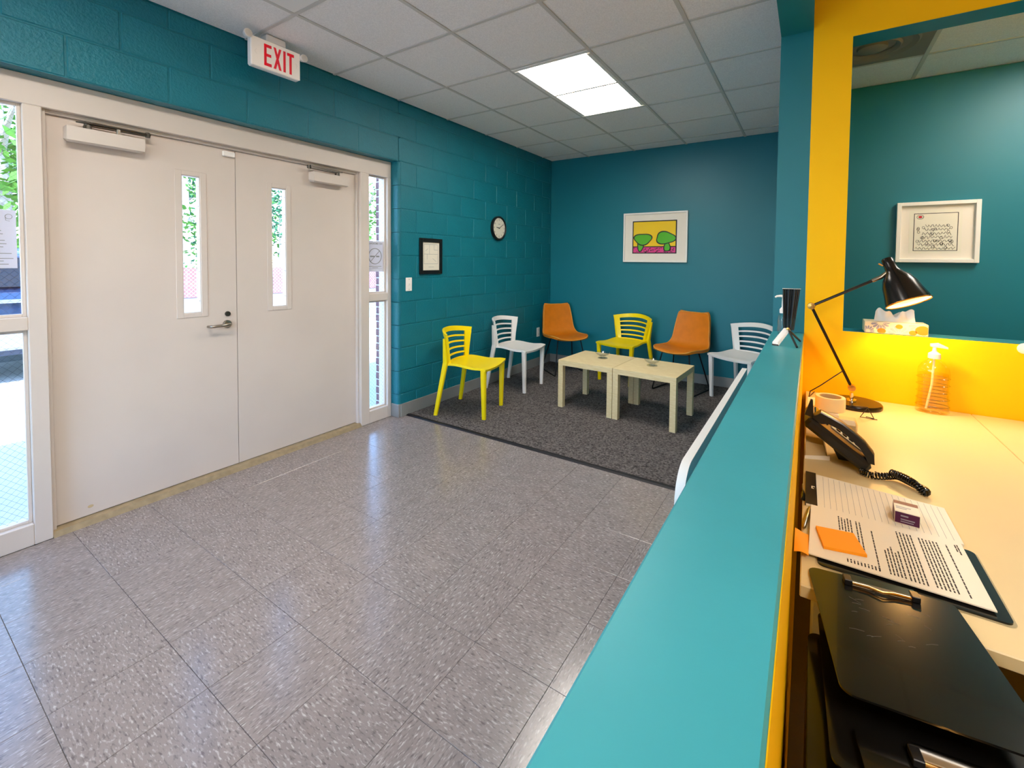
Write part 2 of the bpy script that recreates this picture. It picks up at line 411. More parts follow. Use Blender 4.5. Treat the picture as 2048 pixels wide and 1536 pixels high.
# half wall: yellow inside, teal outside, teal cap
hw = struct(MB().box(XH0, -1.2, 0, -.03, YW, 1.025).build('wall_half', 'teal_wall'), 'low teal wall between the lobby and the reception desk', 'half wall')
MB().box(-.03, -1.2, 0, XH1, YW, 1.028).build('inner_face', 'yellow_wall', hw, label='yellow painted side facing the desk')
MB().cbox(XH0-.001, -1.2, 1.024, XH1-.001, YW, 1.04, .003).build('cap', 'teal_cap', hw, label='glossy teal top of the low wall')

# ---- ceiling
ce = struct(MB().box(XL-.2, YF-.2, H+.06, XR+.2, YB+.2, H+.2).build('ceiling', 'plaster'), 'white suspended ceiling of square tiles in a metal grid', 'ceiling')
GX, GY, G = -3.0636, 1.4303, .6096
tfull = MB().cbox(-G/2+.004, -G/2+.004, .004, G/2-.004, G/2-.004, .02, .002).mesh('ceiling_tile', 'ceiling_tile')
SKIP = {(2, 2), (2, 3),            # lamp in view
        (1, -1),                   # round diffuser in view
        (5, 3),                    # office diffuser
        (2, -3), (2, -2),          # lobby lamp behind the viewer
        (6, -4), (6, -3),          # reception lamp
        (7, 2), (7, 3)}            # office lamp
for i in range(0, 9):
    for j in range(-6, 7):
        if (i, j) in SKIP: continue
        x0, x1 = max(GX+i*G, XL), min(GX+(i+1)*G, XR); y0, y1 = max(GY+j*G, YF), min(GY+(j+1)*G, YB)
        if x1-x0 < .02 or y1-y0 < .02: continue
        if x1-x0 > G-.001 and y1-y0 > G-.001: link_mesh('ceiling_tile', tfull, ce, ((x0+x1)/2, (y0+y1)/2, H))
        else:
            a, b = (x1-x0)/2, (y1-y0)/2
            MB().cbox(-a+.003, -b+.003, .004, a-.003, b-.003, .02, .002).build('ceiling_tile', 'ceiling_tile', ce, loc=((x0+x1)/2, (y0+y1)/2, H))
for i in range(0, 10):
    x = GX+i*G
    if XL+.05 < x < XR-.05: MB().cbox(-.012, YF, 0, .012, YB, .0045, .0015).build('grid_bar', 't_bar', ce, loc=(x, 0, H-.0015))
for j in range(-6, 7):
    y = GY+j*G
    MB().cbox(XL, -.011, 0, XR, .011, .0045, .0015).build('grid_bar', 't_bar', ce, loc=(0, y, H-.001))
def troffer(i, j, label):
    t = thing('ceiling_light', label, 'ceiling light', (GX+i*G, GY+j*G, H), group='fluorescent ceiling lights')
    f = .045
    fr = MB()
    for (a, b, c, d) in ((0, 0, G, f), (0, 2*G-f, G, 2*G), (0, f, f, 2*G-f), (G-f, f, G, 2*G-f)): fr.cbox(a+.008, b+.008, -.004, c-.008 if c == G else c, d-.008 if d == 2*G else d, .03, .002)
    fr.build('frame', 'white_paint', t)
    MB().cbox(f, f, .004, G-f, 2*G-f, .012, .002).build('lens', 'emit_panel', t, label='glowing white lens')
troffer(2, 2, 'lit rectangular fluorescent light panel in the ceiling above the waiting corner')
troffer(2, -3, 'lit ceiling light panel over the lobby, outside the picture')
troffer(6, -4, 'lit ceiling light panel over the reception desk, outside the picture')
troffer(7, 2, 'lit ceiling light panel in the office, outside the picture')
def diffuser(i, j, label, m):
    t = thing('ceiling_diffuser', label, 'air diffuser', (GX+(i+.5)*G, GY+(j+.5)*G, H), group='round ceiling diffusers')
    MB().cbox(-G/2+.01, -G/2+.01, .0, G/2-.01, G/2-.01, .02, .003).build('panel', m, t)
    MB().lathe([(.235, 0), (.225, -.012), (.20, -.004), (.195, 0)], 32, close=True).build('outer_ring', m, t, smooth=40)
    MB().lathe([(.15, -.008), (.14, -.02), (.12, -.012), (.115, -.004)], 32, close=True).build('inner_ring', m, t, smooth=40)
    MB().lathe([(0.0, -.03), (.05, -.028), (.075, -.016), (.08, 0)], 24).build('centre_cone', m, t, smooth=40)
diffuser(1, -1, 'white round air diffuser in a square ceiling panel above the doors', 'white_paint')
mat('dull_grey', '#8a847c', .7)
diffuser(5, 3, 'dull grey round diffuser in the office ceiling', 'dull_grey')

# ---- baseboards
struct(MB().cbox(XL, OP1+.02, 0, XL+.008, YB, .115, .003).cbox(-3.09, OP1-.006, 0, XL+.004, OP1+.03, .115, .004).build('baseboard_left', 'base_rubber'), 'grey rubber baseboard along the block wall', 'baseboard')
struct(MB().cbox(XL+.008, YB-.008, 0, XH0, YB, .115, .003).build('baseboard_back', 'base_rubber'), 'grey rubber baseboard along the back wall', 'baseboard')
struct(MB().cbox(XH0-.008, -1.2, 0, XH0, YB-.01, .115, .003).build('baseboard_half', 'base_rubber'), 'grey rubber baseboard along the low wall', 'baseboard')

# ---- door frame
FX, FB = -3.09, -3.2
fr = struct(MB().cbox(FB, OP0+.004, 2.095, FX, OP1-.003, OPZ-.002, .003).build('trim_1', 'cream_paint'), 'cream metal frame around double doors and sidelights', 'door frame')
def fpart(name, y0, y1, z0, z1, b=.003, x0=FB, x1=FX): return MB().cbox(x0, y0, z0, x1, y1, z1, b).build(name, 'cream_paint', fr)
fpart('jamb', OP0+.004, .27, 0, 2.095); fpart('jamb', 2.612, OP1-.003, 0, 2.095)
fpart('mullion', .49, .553, 0, 2.095); fpart('mullion', 2.338, 2.42, 0, 2.095)
fpart('door_stop', .553, .57, 0, 2.095, .002, FB, -3.12); fpart('door_stop', 2.325, 2.338, 0, 2.095, .002, FB, -3.12)
fpart('door_stop', .57, 2.325, 2.078, 2.095, .002, FB, -3.125)
for a, b in ((.27, .49), (2.42, 2.612)):
    fpart('rail', a, b, 0, .104); fpart('rail', a, b, 1.035, 1.098)
struct(MB().hull([(-3.2, .553, 0), (-3.2, 2.338, 0), (-3.085, .553, 0), (-3.085, 2.338, 0), (-3.2, .553, .026), (-3.2, 2.338, .026), (-3.10, .553, .026), (-3.10, 2.338, .026)]).build('trim_2', 'threshold'), 'worn wooden threshold under the double doors', 'threshold')
# sidelights
GXP = -3.14
def sidelight(n, a, b, label):
    w = struct(thing('window_%d' % n, label, 'window', (GXP, 0, 0)), label, 'window')
    for (z0, z1) in ((.104, 1.035), (1.098, 2.095)):
        MB().box(-.003, a, z0, .003, b, z1).build('pane', 'pane_glass', w)
        bd = MB(); t = .014
        for (p, q, r0, r1) in ((a, a+t, z0, z1), (b-t, b, z0, z1), (a+t, b-t, z0, z0+t), (a+t, b-t, z1-t, z1)): bd.cbox(.003, p, r0, .022, q, r1, .002)
        bd.build('glazing_bead', 'cream_paint', w)
        wm = MB(); d = .022; ww = b-a; hh = z1-z0; k = -ww
        while k < hh:
            for sg in (1, -1):
                # line z = k + s, clipped to the pane
                s0, s1 = max(0, -k), min(ww, hh-k)
                if s1-s0 > .004:
                    ya, yb = (a+s0, a+s1) if sg == 1 else (b-s0, b-s1)
                    wm.tube([(0, ya, z0+k+s0), (0, yb, z0+k+s1)], .00045, 3, cap=False)
            k += d*1.42
        wm.build('wire_mesh', 'dark_steel', w, kind='stuff', label='fine diamond wire mesh in the glass')
sidelight(1, .27, .49, 'tall sidelight with wired glass left of the double doors')
sidelight(2, 2.42, 2.612, 'narrow sidelight with wired glass right of the double doors')
# doors
DX, DB = -3.145, -3.19
def door(n, y0, y1, hy0, hy1, label):
    d = struct(thing('door_%d' % n, label, 'door', (DX, 0, 0)), label, 'door')
    t = DB-DX; z0, z1 = .032, 2.076; hz0, hz1 = 1.05, 1.878
    lf = MB(); lf.box(0, y0, z0, t, hy0, z1); lf.box(0, hy1, z0, t, y1, z1); lf.box(0, hy0, z0, t, hy1, hz0); lf.box(0, hy0, hz1, t, hy1, z1)
    lf.build('leaf', 'door_paint', d)
    k = .034; kit = MB()
    for (a, b, c, e) in ((hy0-k, hy0, hz0-k*.8, hz1+k*.8), (hy1, hy1+k, hz0-k*.8, hz1+k*.8), (hy0, hy1, hz0-k*.8, hz0), (hy0, hy1, hz1, hz1+k*.8)): kit.cbox(0, a, c, .004, b, e, .0015)
    kt = kit.build('vision_frame', 'door_paint', d)
    inner = MB()
    for (a, b, c, e) in ((hy0, hy0+.004, hz0, hz1), (hy1-.004, hy1, hz0, hz1), (hy0, hy1, hz0, hz0+.004), (hy0, hy1, hz1-.004, hz1)): inner.box(-.002, a, c, t+.002, b, e)
    inner.build('reveal', 'cream_paint', kt)
    for z in (1.12, 1.3, 1.5, 1.7, 1.82): MB().tube([(-.012, hy1-.006, z), (-.012, hy1-.002, z)], .003, 6).build('screw', 'dark_steel', kt)
    MB().box(-.036, hy0, hz0, -.031, hy1, hz1).build('pane', 'pane_glass', kt)
    return d
d1 = door(1, .556, 1.4205, 1.127, 1.222, 'left leaf of the cream double door, with lever handle and narrow lite')
d2 = door(2, 1.4245, 2.336, 1.652, 1.752, 'right leaf of the cream double door, with narrow lite and no handle')
def closer(d, y0, y1, hinge):
    b = MB().hull([(0, y0+.012, 1.962), (0, y1-.012, 1.962), (0, y0, 1.975), (0, y1, 1.975), (0, y0, 2.03), (0, y1, 2.03), (.066, y0, 1.962), (.066, y1, 1.962), (.066, y0, 2.03), (.066, y1, 2.03), (.05, y0+.01, 1.953), (.05, y1-.01, 1.953)]).build('door_closer', 'cream_paint', d, label='cream door closer box')
    s = -1 if hinge == 0 else 1
    yc = (y0+y1)/2
    e = yc - .07 if hinge == 0 else yc+.07
    a = MB().cbox(.02, e-.015, 2.032, .045, e+.015, 2.05, .002); f = yc+.17 if hinge == 0 else yc-.17
    a.hull([(.02, e-.012, 2.05), (.045, e+.012, 2.05), (.02, e-.012, 2.057), (.045, e+.012, 2.057), (.035, f-.01, 2.05), (.06, f+.01, 2.05), (.035, f-.01, 2.057), (.06, f+.01, 2.057)])
    g = e-.03 if hinge == 0 else e+.02
    a.hull([(.035, f-.012, 2.058), (.06, f+.012, 2.058), (.035, f-.012, 2.064), (.06, f+.012, 2.064), (.03, g-.012, 2.058), (.055, g+.012, 2.058), (.03, g-.012, 2.064), (.055, g+.012, 2.064)])
    a.tube([(.05, f, 2.045), (.05, f, 2.072)], .011, 10); a.tube([(.035, e, 2.03), (.035, e, 2.07)], .013, 10)
    a.build('closer_arm', 'dark_steel', b, label='steel folding arm')
    if hinge == 0: MB().tube([(.055, yc+.045, 2.022), (.055, yc+.045, 2.056)], .009, 10).build('arm_stud', 'steel', b)
closer(d1, .634, .94, 0)
closer(d2, 1.925, 2.215, 1)
hd = MB().lathe([(0, .014), (.022, .013), (.026, .008), (.026, 0)], 20, Matrix.Translation((0, 1.362, .962)) @ Matrix.Rotation(PI/2, 4, 'Y')).build('handle_rose', 'steel', d1, smooth=40)
MB().tube([(.01, 1.362, .962), (.045, 1.362, .962), (.055, 1.352, .962), (.056, 1.30, .961), (.055, 1.262, .96), (.045, 1.25, .96), (.012, 1.25, .958)], [.010, .010, .0105, .0095, .009, .009, .008], 10).build('lever_handle', 'steel', d1, smooth=50, label='satin steel lever handle')
MB().lathe([(0, .012), (.014, .012), (.0155, .009), (.0165, 0)], 16, Matrix.Translation((0, 1.366, 1.028)) @ Matrix.Rotation(PI/2, 4, 'Y')).box(.012, 1.365, 1.022, .0125, 1.3665, 1.034).build('lock_cylinder', 'dark_steel', d1, smooth=40)
MB().cbox(0, 1.345, 2.03, .022, 1.415, 2.062, .004).build('alarm_contact', 'white_plastic', d1)
MB().hull([(.0005, .70+.012*math.cos(a), .075+.008*math.sin(a)) for a in [k*PI/5 for k in range(10)]]+[(.0012, .70+.01*math.cos(a), .075+.006*math.sin(a)) for a in [k*PI/5 for k in range(10)]]).build('scuff', 'tan_card', d1)

# ---- notices on the glass (seen from behind)
nt_ = thing('paper_notice', 'pale paper notice taped to the left sidelight glass', 'notice', (GXP+.004, 0, 0))
MB().box(0, .285, 1.328, .0012, .468, 1.598).build('sheet', 'notice', nt_)
MT = Matrix(((0, 0, 1, .0016), (1, 0, 0, 0), (0, 1, 0, 0), (0, 0, 0, 1)))
def on_x(txt, y, z, size, mirror=True, bold=0, sx=1):
    t = text_mb(txt, size, bold, sx=sx); mb = MB()
    return mb.add([((-p[0] if not mirror else p[0]), p[1], 0) for p in t.v], t.f, Matrix.Translation((0, y, z)) @ Matrix(((0, 0, 1, .0016), (1, 0, 0, 0), (0, 1, 0, 0), (0, 0, 0, 1))))
ln = MB()
for z, w in ((1.50, .09), (1.485, .10), (1.465, .07), (1.455, .11), (1.44, .12), (1.425, .10), (1.395, .15), (1.372, .16), (1.36, .1), (1.345, .13)):
    ln.box(.0012, .376-w/2, z, .0016, .376+w/2, z+.003)
ln.build('printed_lines', 'grey_ink', nt_)
MB().tube([(.0014, .445+.011*math.cos(a), 1.568+.011*math.sin(a)) for a in [k*PI/8 for k in range(16)]], .0012, 4, closed=True).tube([(.0014, .434, 1.568), (.0014, .436, 1.55), (.0014, .448, 1.547)], .0012, 4).build('letter', 'grey_ink', nt_)
ns = thing('no_smoking_sign', 'no smoking sign on the right sidelight glass, seen reversed', 'sign', (GXP+.004, 0, 0))
MB().box(0, 2.44, 1.283, .0012, 2.605, 1.545).build('sheet', 'notice', ns)
rg = MB(); cyc, czc, rr = 2.513, 1.415, .066
rg.tube([(.0015, cyc+rr*math.cos(a), czc+rr*math.sin(a)) for a in [k*PI/16 for k in range(32)]], .0035, 4, closed=True)
rg.tube([(.0015, cyc-rr*.7, czc-rr*.7), (.0015, cyc+rr*.7, czc+rr*.7)], .003, 4)
rg.box(.0012, cyc-.05, czc-.008, .0018, cyc-.004, czc+.004).box(.0012, cyc+.012, czc-.008, .0018, cyc+.045, czc+.004)
rg.build('symbol', 'grey_ink', ns)
def mirrored(txt, y, z, size, parent, bold=0, sx=1):
    t = text_mb(txt, size, bold, sx=sx)
    # local x of the lettering runs against +Y, so it reads correctly only from outside
    mb = MB().add([(.0016, y-p[0], z+p[1]) for p in t.v], t.f); return mb.build('lettering', 'grey_ink', parent)
mirrored('NO SMOKING', 2.52, 1.522, .022, ns, .0004)
l2 = MB()
for z, w in ((1.325, .13), (1.314, .06)): l2.box(.0012, 2.515-w/2, z, .0016, 2.515+w/2, z+.004)
l2.box(.0012, 2.45, 1.306, .0016, 2.59, 1.3072); l2.build('printed_lines', 'grey_ink', ns)

# ================================================================== OUTSIDE
struct(MB().box(-9, -25, -.25, -3.2, 40, -.03).box(-3.2, -25, -.25, 12, YF-.13, -.03).build('pavement', 'concrete'), 'pale concrete pavement outside the doors', 'pavement')
struct(MB().box(-70, -60, -.3, -9, 80, -.06).build('parking_lot', 'asphalt'), 'sunlit grey parking lot outside', 'ground')
def tree(x, y, h, rc, zc, label, leafm, seed, trunk=.14, n=1500, lean=0):
    rnd = random.Random(seed)
    t = thing('tree', label, 'tree', (x, y, -.06), group='trees beyond the parking lot')
    tk = MB(); tk.tube([(0, 0, 0), (.05+lean*.4, .02, h*.3), (.02+lean*.7, -.05, h*.6), (lean, 0, h*.9)], [trunk, trunk*.85, trunk*.6, trunk*.2], 9)
    tk.build('trunk', 'bark', t, smooth=60)
    for k in range(5):
        a = rnd.uniform(0, 2*PI); z = h*rnd.uniform(.3, .65)
        MB().tube([(lean*.5, 0, z), (lean*.5+math.cos(a)*rc*.35, math.sin(a)*rc*.35, z+h*.08), (lean*.5+math.cos(a)*rc*.7, math.sin(a)*rc*.7, z+h*.12)], [trunk*.4, trunk*.25, trunk*.08], 6).build('branch', 'bark', t)
    lf = MB(); 
    cl = [(rnd.gauss(0, .45)*rc, rnd.gauss(0, .45)*rc, zc+rnd.gauss(0, .4)*(h-zc)) for _ in range(26)]
    for _ in range(n):
        c = rnd.choice(cl); q = rc*.28
        p = Vector((c[0]+rnd.gauss(0, q), c[1]+rnd.gauss(0, q), max(.5, c[2]+rnd.gauss(0, q))))
        rh = math.hypot(p.x, p.y)
        if rh > rc*.9: p.x *= rc*.9/rh; p.y *= rc*.9/rh
        d = Vector((rnd.gauss(0, 1), rnd.gauss(0, 1), rnd.gauss(0, .6))).normalized(); e = d.orthogonal().normalized(); s = rnd.uniform(.10, .2)*rc/2.5
        lf.add([p-d*s, p+e*s*.45, p+d*s, p-e*s*.45], [(0, 1, 2, 3)])
    lf.build('foliage', leafm, t, kind='stuff')
tree(-23, 8.3, 9, 1.9, 5.2, 'tall pale-barked tree seen through the left door lite', 'leaf', 1, .22, 1600, .3)
tree(-23, 12.6, 8.5, 1.9, 4.0, 'dark green tree seen through the right door lite', 'leaf_dark', 3, .2)
tree(-23, 18.0, 9, 2.4, 4.5, 'thin leafed tree seen beside the exterior bricks', 'leaf', 5, .2, 1000)
tree(-15.5, 2.1, 7.0, 2.4, 3.9, 'bright green tree filling the top of the left sidelight', 'leaf', 6, .22, 2200)
tree(-30, 10.6, 11, 3.2, 5.5, 'tall dark tree rising behind the others', 'leaf_dark', 8, .25, 1800)
tree(-30, 18.5, 11, 3.2, 5.0, 'tall green tree far behind the fence', 'leaf', 4, .25, 1500)
tree(-30, 3.4, 10, 3.2, 5.0, 'green tree far beyond the parked car', 'leaf', 7, .25, 1500)
fe = thing('fence', 'low reddish boarded fence with wire mesh and rails across the lot', 'fence', (-18.6, 8, -.06))
k = 0
for y in [(-9+i*.3) for i in range(66)]:
    MB().cbox(-.02, y, .02, .01, y+.28, 1.1, .004).build('board', 'fence_red', fe) if k == 0 else None
    if k == 0: bsrc = fe.children[0]
    else: inst(bsrc, (0, .3*k, 0), fe)
    k += 1
for y in range(-9, 12, 3): MB().tube([(.06, y, 0), (.06, y, 1.35)], .03, 8).build('post', 'galvanised', fe)
MB().tube([(.06, -9, 1.3), (.06, 11, 1.3)], .02, 6).build('rail', 'galvanised', fe)
cl_ = MB()
for i in range(150):
    y = -9+i*.135; cl_.tube([(.05, y, .05), (.05, y+1.2, 1.28)], .004, 3, cap=False); cl_.tube([(.05, y+1.2, .05), (.05, y, 1.28)], .004, 3, cap=False)
cl_.build('chain_link', 'galvanised', fe, kind='stuff')
# parked car, rear towards the doors
def car(x, y):
    t = thing('parked_car', 'dark blue parked car seen through the left sidelight', 'car', (x, y, -.06), R(90))
    # local: length along y (rear at -y -> world +x after rotation), width along x
    prof = [(-2.2, .35), (-2.25, .6), (-2.2, .95), (-2.05, 1.05), (-1.8, 1.45), (-1.5, 1.55), (.2, 1.55), (.9, 1.1), (2.0, .95), (2.2, .7), (2.2, .35)]
    b = MB()
    def sec(xx, sc): return [(xx, p[0], .35+(p[1]-.35)*(1 if p[1] < 1.06 else sc)) for p in prof]
    rows = [sec(-.9, .9), sec(-.86, 1), sec(.86, 1), sec(.9, .9)]; n = len(prof)
    vs = [p for r in rows for p in r]; fs = [(i*n+j, (i+1)*n+j, (i+1)*n+(j+1) % n, i*n+(j+1) % n) for i in range(3) for j in range(n)]
    fs += [tuple(range(n-1, -1, -1)), tuple(3*n+j for j in range(n))]; b.add(vs, fs); b.build('body', 'car_blue', t, smooth=35)
    MB().hull([(-.7, -2.06, 1.1), (.7, -2.06, 1.1), (-.62, -1.84, 1.43), (.62, -1.84, 1.43), (-.7, -2.0, 1.1), (.7, -2.0, 1.1), (-.62, -1.78, 1.43), (.62, -1.78, 1.43)]).build('rear_window', 'car_glass', t)
    for s in (-1, 1):
        MB().prism([(-1.5, 1.08), (-1.35, 1.46), (.1, 1.46), (.65, 1.1)], s*.88, s*.905, Matrix(((0, 0, 1, 0), (1, 0, 0, 0), (0, 1, 0, 0), (0, 0, 0, 1)))).build('side_window', 'car_glass', t)
        MB().cbox(s*.6, -2.27, .72, s*.86, -2.2, .94, .02).build('tail_light', 'lens_red', t)
        for yy in (-1.4, 1.35): MB().lathe([(.0, -.1), (.2, -.1), (.32, -.09), (.33, 0), (.32, .09), (.2, .1), (0, .1)], 20, Matrix.Translation((s*.82, yy, .33)) @ Matrix.Rotation(PI/2, 4, 'Y')).build('wheel', 'tyre', t, smooth=40)
    MB().cbox(-.88, -2.33, .42, .88, -2.2, .66, .03).build('bumper', 'galvanised', t)
    MB().cbox(-.26, -2.262, .74, .26, -2.235, .88, .005).build('number_plate', 'white_paint', t)
    MB().cbox(-.55, -2.255, .93, .55, -2.225, .97, .006).build('chrome_strip', 'chrome', t)
car(-9.6, 1.45)

# ================================================================== WALL FITTINGS
# exit sign
ex = thing('exit_sign', 'white EXIT sign with red letters and two lamp heads below the ceiling', 'exit sign', (-2.8, 1.512, 2.53))
MB().cbox(-.045, -.152, 0, 0, .148, .172, .008).build('housing', 'white_plastic', ex)
MB().cbox(0, -.150, .002, .004, .146, .17, .002).build('face', 'exit_white', ex)
EL = MB(); z0, z1, hgt = .02, .148, .128; s = .0145
def bar(y0, y1, a, b): EL.box(.004, y0, a, .0052, y1, b)
y = -.078
bar(y, y+s, z0, z1); bar(y, y+.044, z0, z0+.018); bar(y, y+.044, z1-.018, z1); bar(y, y+.042, z0+.056, z0+.073)
y = -.022
for (ya, yb) in ((0, .034), (.034, 0)):
    EL.add([(.004, y+ya, z0), (.004, y+ya+.014, z0), (.004, y+yb+.014, z1), (.004, y+yb, z1), (.0052+ya*.01, y+ya, z0), (.0052+ya*.01, y+ya+.014, z0), (.0052+ya*.01, y+yb+.014, z1), (.0052+ya*.01, y+yb, z1)], [(0, 1, 2, 3), (4, 5, 6, 7), (0, 1, 5, 4), (1, 2, 6, 5), (2, 3, 7, 6), (3, 0, 4, 7)])
y = .038; bar(y, y+s, z0, z1)
y = .062; bar(y, y+.044, z1-.018, z1); bar(y+.0145, y+.029, z0, z1)
EL.build('letters', 'exit_red', ex, label='red capital letters EXIT')
MB().tube([(.0045, .118, .10), (.0045, .128, .085), (.0045, .118, .07)], .0012, 4).tube([(.0045, -.122, .10), (.0045, -.132, .085), (.0045, -.122, .07)], .0012, 4).build('chevrons', 'mat_board', ex)
MB().cbox(-.06, -.06, .172, .0, .06, .2155, .006).build('canopy', 'white_plastic', ex)
for sgn, yy, zz in ((-1, -.172, .168), (1, .168, .150)):
    h = MB().lathe([(.0, -.025), (.016, -.022), (.023, 0), (.024, .012), (.021, .014)], 18, Matrix.Translation((.005, yy, zz)) @ Matrix.Rotation(PI/2, 4, 'Y')).build('lamp_head', 'clear_acrylic' if 0 else 'white_plastic', ex, smooth=40)
    MB().lathe([(0, .01), (.012, .012), (.02, .0155), (.0, .016)], 16, Matrix.Translation((.005, yy, zz)) @ Matrix.Rotation(PI/2, 4, 'Y')).build('reflector', 'mat_board', h, smooth=40)
# clock
ck = thing('wall_clock', 'round black-rimmed wall clock with white face on block wall', 'clock', (XL, 4.10, 1.757))
RY = Matrix.Rotation(PI/2, 4, 'Y')
MB().lathe([(.0, 0), (.134, 0), (.137, .012), (.134, .03), (.122, .036), (.114, .026), (.114, .018), (0, .018)], 40, RY).build('rim', 'black_plastic', ck, smooth=50)
MB().lathe([(0, .02), (.118, .02), (.118, .0215), (0, .022)], 40, RY).build('dial', 'paper', ck)
for hnum in range(1, 13):
    a = PI/2-hnum*PI/6; t = text_mb(str(hnum), .03)
    MB().add([(.0232, .095*math.cos(a)+p[0], .095*math.sin(a)+p[1]) for p in t.v], t.f).build('numeral', 'ink', ck)
MB().box(.0225, -.016, .042, .0235, .016, .048).build('printed_mark', 'grey_ink', ck)
def hand(ang, L, w, xx, nm):
    a = PI/2-R(ang); dy, dz = math.cos(a), math.sin(a)
    MB().hull([(xx+e, -dy*.012+s_*w*-dz, -dz*.012+s_*w*dy) for e in (0, .0015) for s_ in (-1, 1)]+[(xx+e, dy*L+s_*w*.6*-dz, dz*L+s_*w*.6*dy) for e in (0, .0015) for s_ in (-1, 1)]).build(nm, 'ink', ck)
hand(277, .055, .005, .025, 'hour_hand'); hand(58, .085, .0035, .0275, 'minute_hand')
MB().lathe([(.112, .0), (.112, .004), (0, .0045), (0, .0005)], 32, Matrix.Translation((.03, 0, 0)) @ RY).build('cover_glass', 'frame_glass', ck)
# framed plan
pf = thing('framed_plan', 'black framed floor plan print hanging beside the light switch', 'framed print', (XL, 3.037, 1.422), R(90))
frame4(MB(), -.145, -.166, .145, .166, .036, -.018, 0).build('frame', 'black_plastic', pf)
MB().box(-.115, -.008, -.136, .115, -.004, .136).build('sheet', 'paper', pf)
pl = MB()
def seg(x0, z0, x1, z1, w=.0012):
    d = Vector((x1-x0, z1-z0)); n_ = Vector((-d.y, d.x)).normalized()*w
    pl.add([(x0+n_.x, -.0086, z0+n_.y), (x1+n_.x, -.0086, z1+n_.y), (x1-n_.x, -.0086, z1-n_.y), (x0-n_.x, -.0086, z0-n_.y)], [(0, 1, 2, 3)])
for q in ((-.09, .11, .09, .11), (-.09, .11, -.09, -.07), (.09, .11, .09, -.07), (-.09, -.07, .09, -.07), (-.02, .11, -.02, .02), (-.09, .02, .09, .02), (.04, .11, .04, .06), (.04, .06, .09, .06), (-.05, .02, -.05, -.03), (.02, -.02, .07, -.05), (-.07, .05, -.04, .07), (-.03, -.10, .04, -.10)): seg(*q)
pl.build('plan_lines', 'grey_ink', pf)
MB().box(-.113, -.012, -.134, .113, -.0105, .134).build('glass', 'frame_glass', pf)
# switch and outlets
sw = thing('light_switch', 'white light switch plate beside the door frame', 'switch', (XL, 2.768, 1.169), R(90))
MB().cbox(-.036, -.006, -.06, .036, 0, .06, .003).build('plate', 'white_plastic', sw)
MB().hull([(-.005, -.006, -.01), (.005, -.006, -.01), (-.005, -.006, .01), (.005, -.006, .01), (-.004, -.018, .004), (.004, -.018, .004), (-.004, -.018, .009), (.004, -.018, .009)]).build('toggle', 'white_paint', sw)
for z in (-.045, .045): MB().lathe([(0, .0016), (.003, .001), (.003, 0)], 8, Matrix.Translation((0, -.006, z)) @ Matrix.Rotation(PI/2, 4, 'X')).build('screw', 'steel', sw)
ol = thing('wall_outlet', 'white power outlet low on the block wall near corner', 'outlet', (XL, 5.02, .452), R(90))
MB().cbox(-.036, -.006, -.06, .036, 0, .06, .003).build('plate', 'white_plastic', ol)
for z in (-.026, .026):
    so = MB().cbox(-.017, -.009, z-.018, .017, -.005, z+.018, .004).build('socket', 'white_paint', ol)
    MB().box(-.008, -.0094, z-.006, -.006, -.0088, z+.006).box(.006, -.0094, z-.006, .008, -.0088, z+.006).build('slots', 'ink', so)
# colourful print (generic stand-in)
def picture(name, label, x0, x1, z0, z1, y, w, depth, rz=0):
    t = thing(name, label, 'framed print', ((x0+x1)/2, y, (z0+z1)/2))
    a, b = (x1-x0)/2, (z1-z0)/2
    frame4(MB(), -a, -b, a, b, w, -depth, 0).build('frame', 'white_paint', t)
    MB().box(-a+w, -depth*.45, -b+w, a-w, -depth*.35, b-w).build('mat_board', 'mat_board', t)
    return t, a, b, -depth*.45
p1, a, b, yy = picture('framed_print', 'white framed abstract print in yellow, green and pink on back wall', -1.958, -1.192, 1.388, 1.985, YB, .02, .03)
def quadp(mb, x0, z0, x1, z1, dy): return mb.box(x0, yy-dy, z0, x1, yy, z1)
px0, px1, pz0, pz1 = -.27, .26, -.195, .2
quadp(MB(), px0, pz0, px1, pz1, .001).build('print_border', 'ink', p1)
quadp(MB(), px0+.013, pz0+.088, px1-.013, pz1-.013, .0015).build('yellow_field', 'print_yellow', p1)
quadp(MB(), px0+.013, pz0+.013, px1-.013, pz0+.076, .0015).build('pink_band', 'print_pink', p1)
sp = MB(); rnd = random.Random(3)
for _ in range(60):
    cx, cz = rnd.uniform(px0+.02, px1-.02), rnd.uniform(pz0+.014, pz0+.07)
    sp.add([(cx+.009*math.cos(a_)*rnd.uniform(.6, 1.3), yy-.0019, cz+.005*math.sin(a_)) for a_ in [k*PI/3 for k in range(6)]], [(0, 1, 2, 3, 4, 5)])
sp.build('specks', 'ink', p1, kind='stuff')
def blob(cx, cz, rx, rz, ph, dy, m, g):
    pts = [(cx+(rx+g)*math.cos(t)*(1+.12*math.sin(3*t+ph)), yy-dy, cz+(rz+g)*math.sin(t)*(1+.12*math.sin(3*t+ph))) for t in [k*2*PI/28 for k in range(28)]]
    return MB().add(pts, [tuple(range(28))]).build('green_shape' if g == 0 else 'shape_outline', m, p1)
for i_, (cx, cz, rx, rz, ph) in enumerate(((-.14, -.02, .10, .06, 0), (.13, -.01, .105, .065, 2), (-.17, -.11, .028, .05, 1), (.15, -.115, .03, .05, 3))):
    blob(cx, cz, rx, rz, ph, .0019+.0006*(i_ < 2), 'ink', .013); blob(cx, cz, rx, rz, ph, .0022+.0006*(i_ < 2), 'print_green', 0)
MB().box(-a_ if 0 else -.36, yy-.009, -.275, .36, yy-.008, .275).build('glass', 'frame_glass', p1)
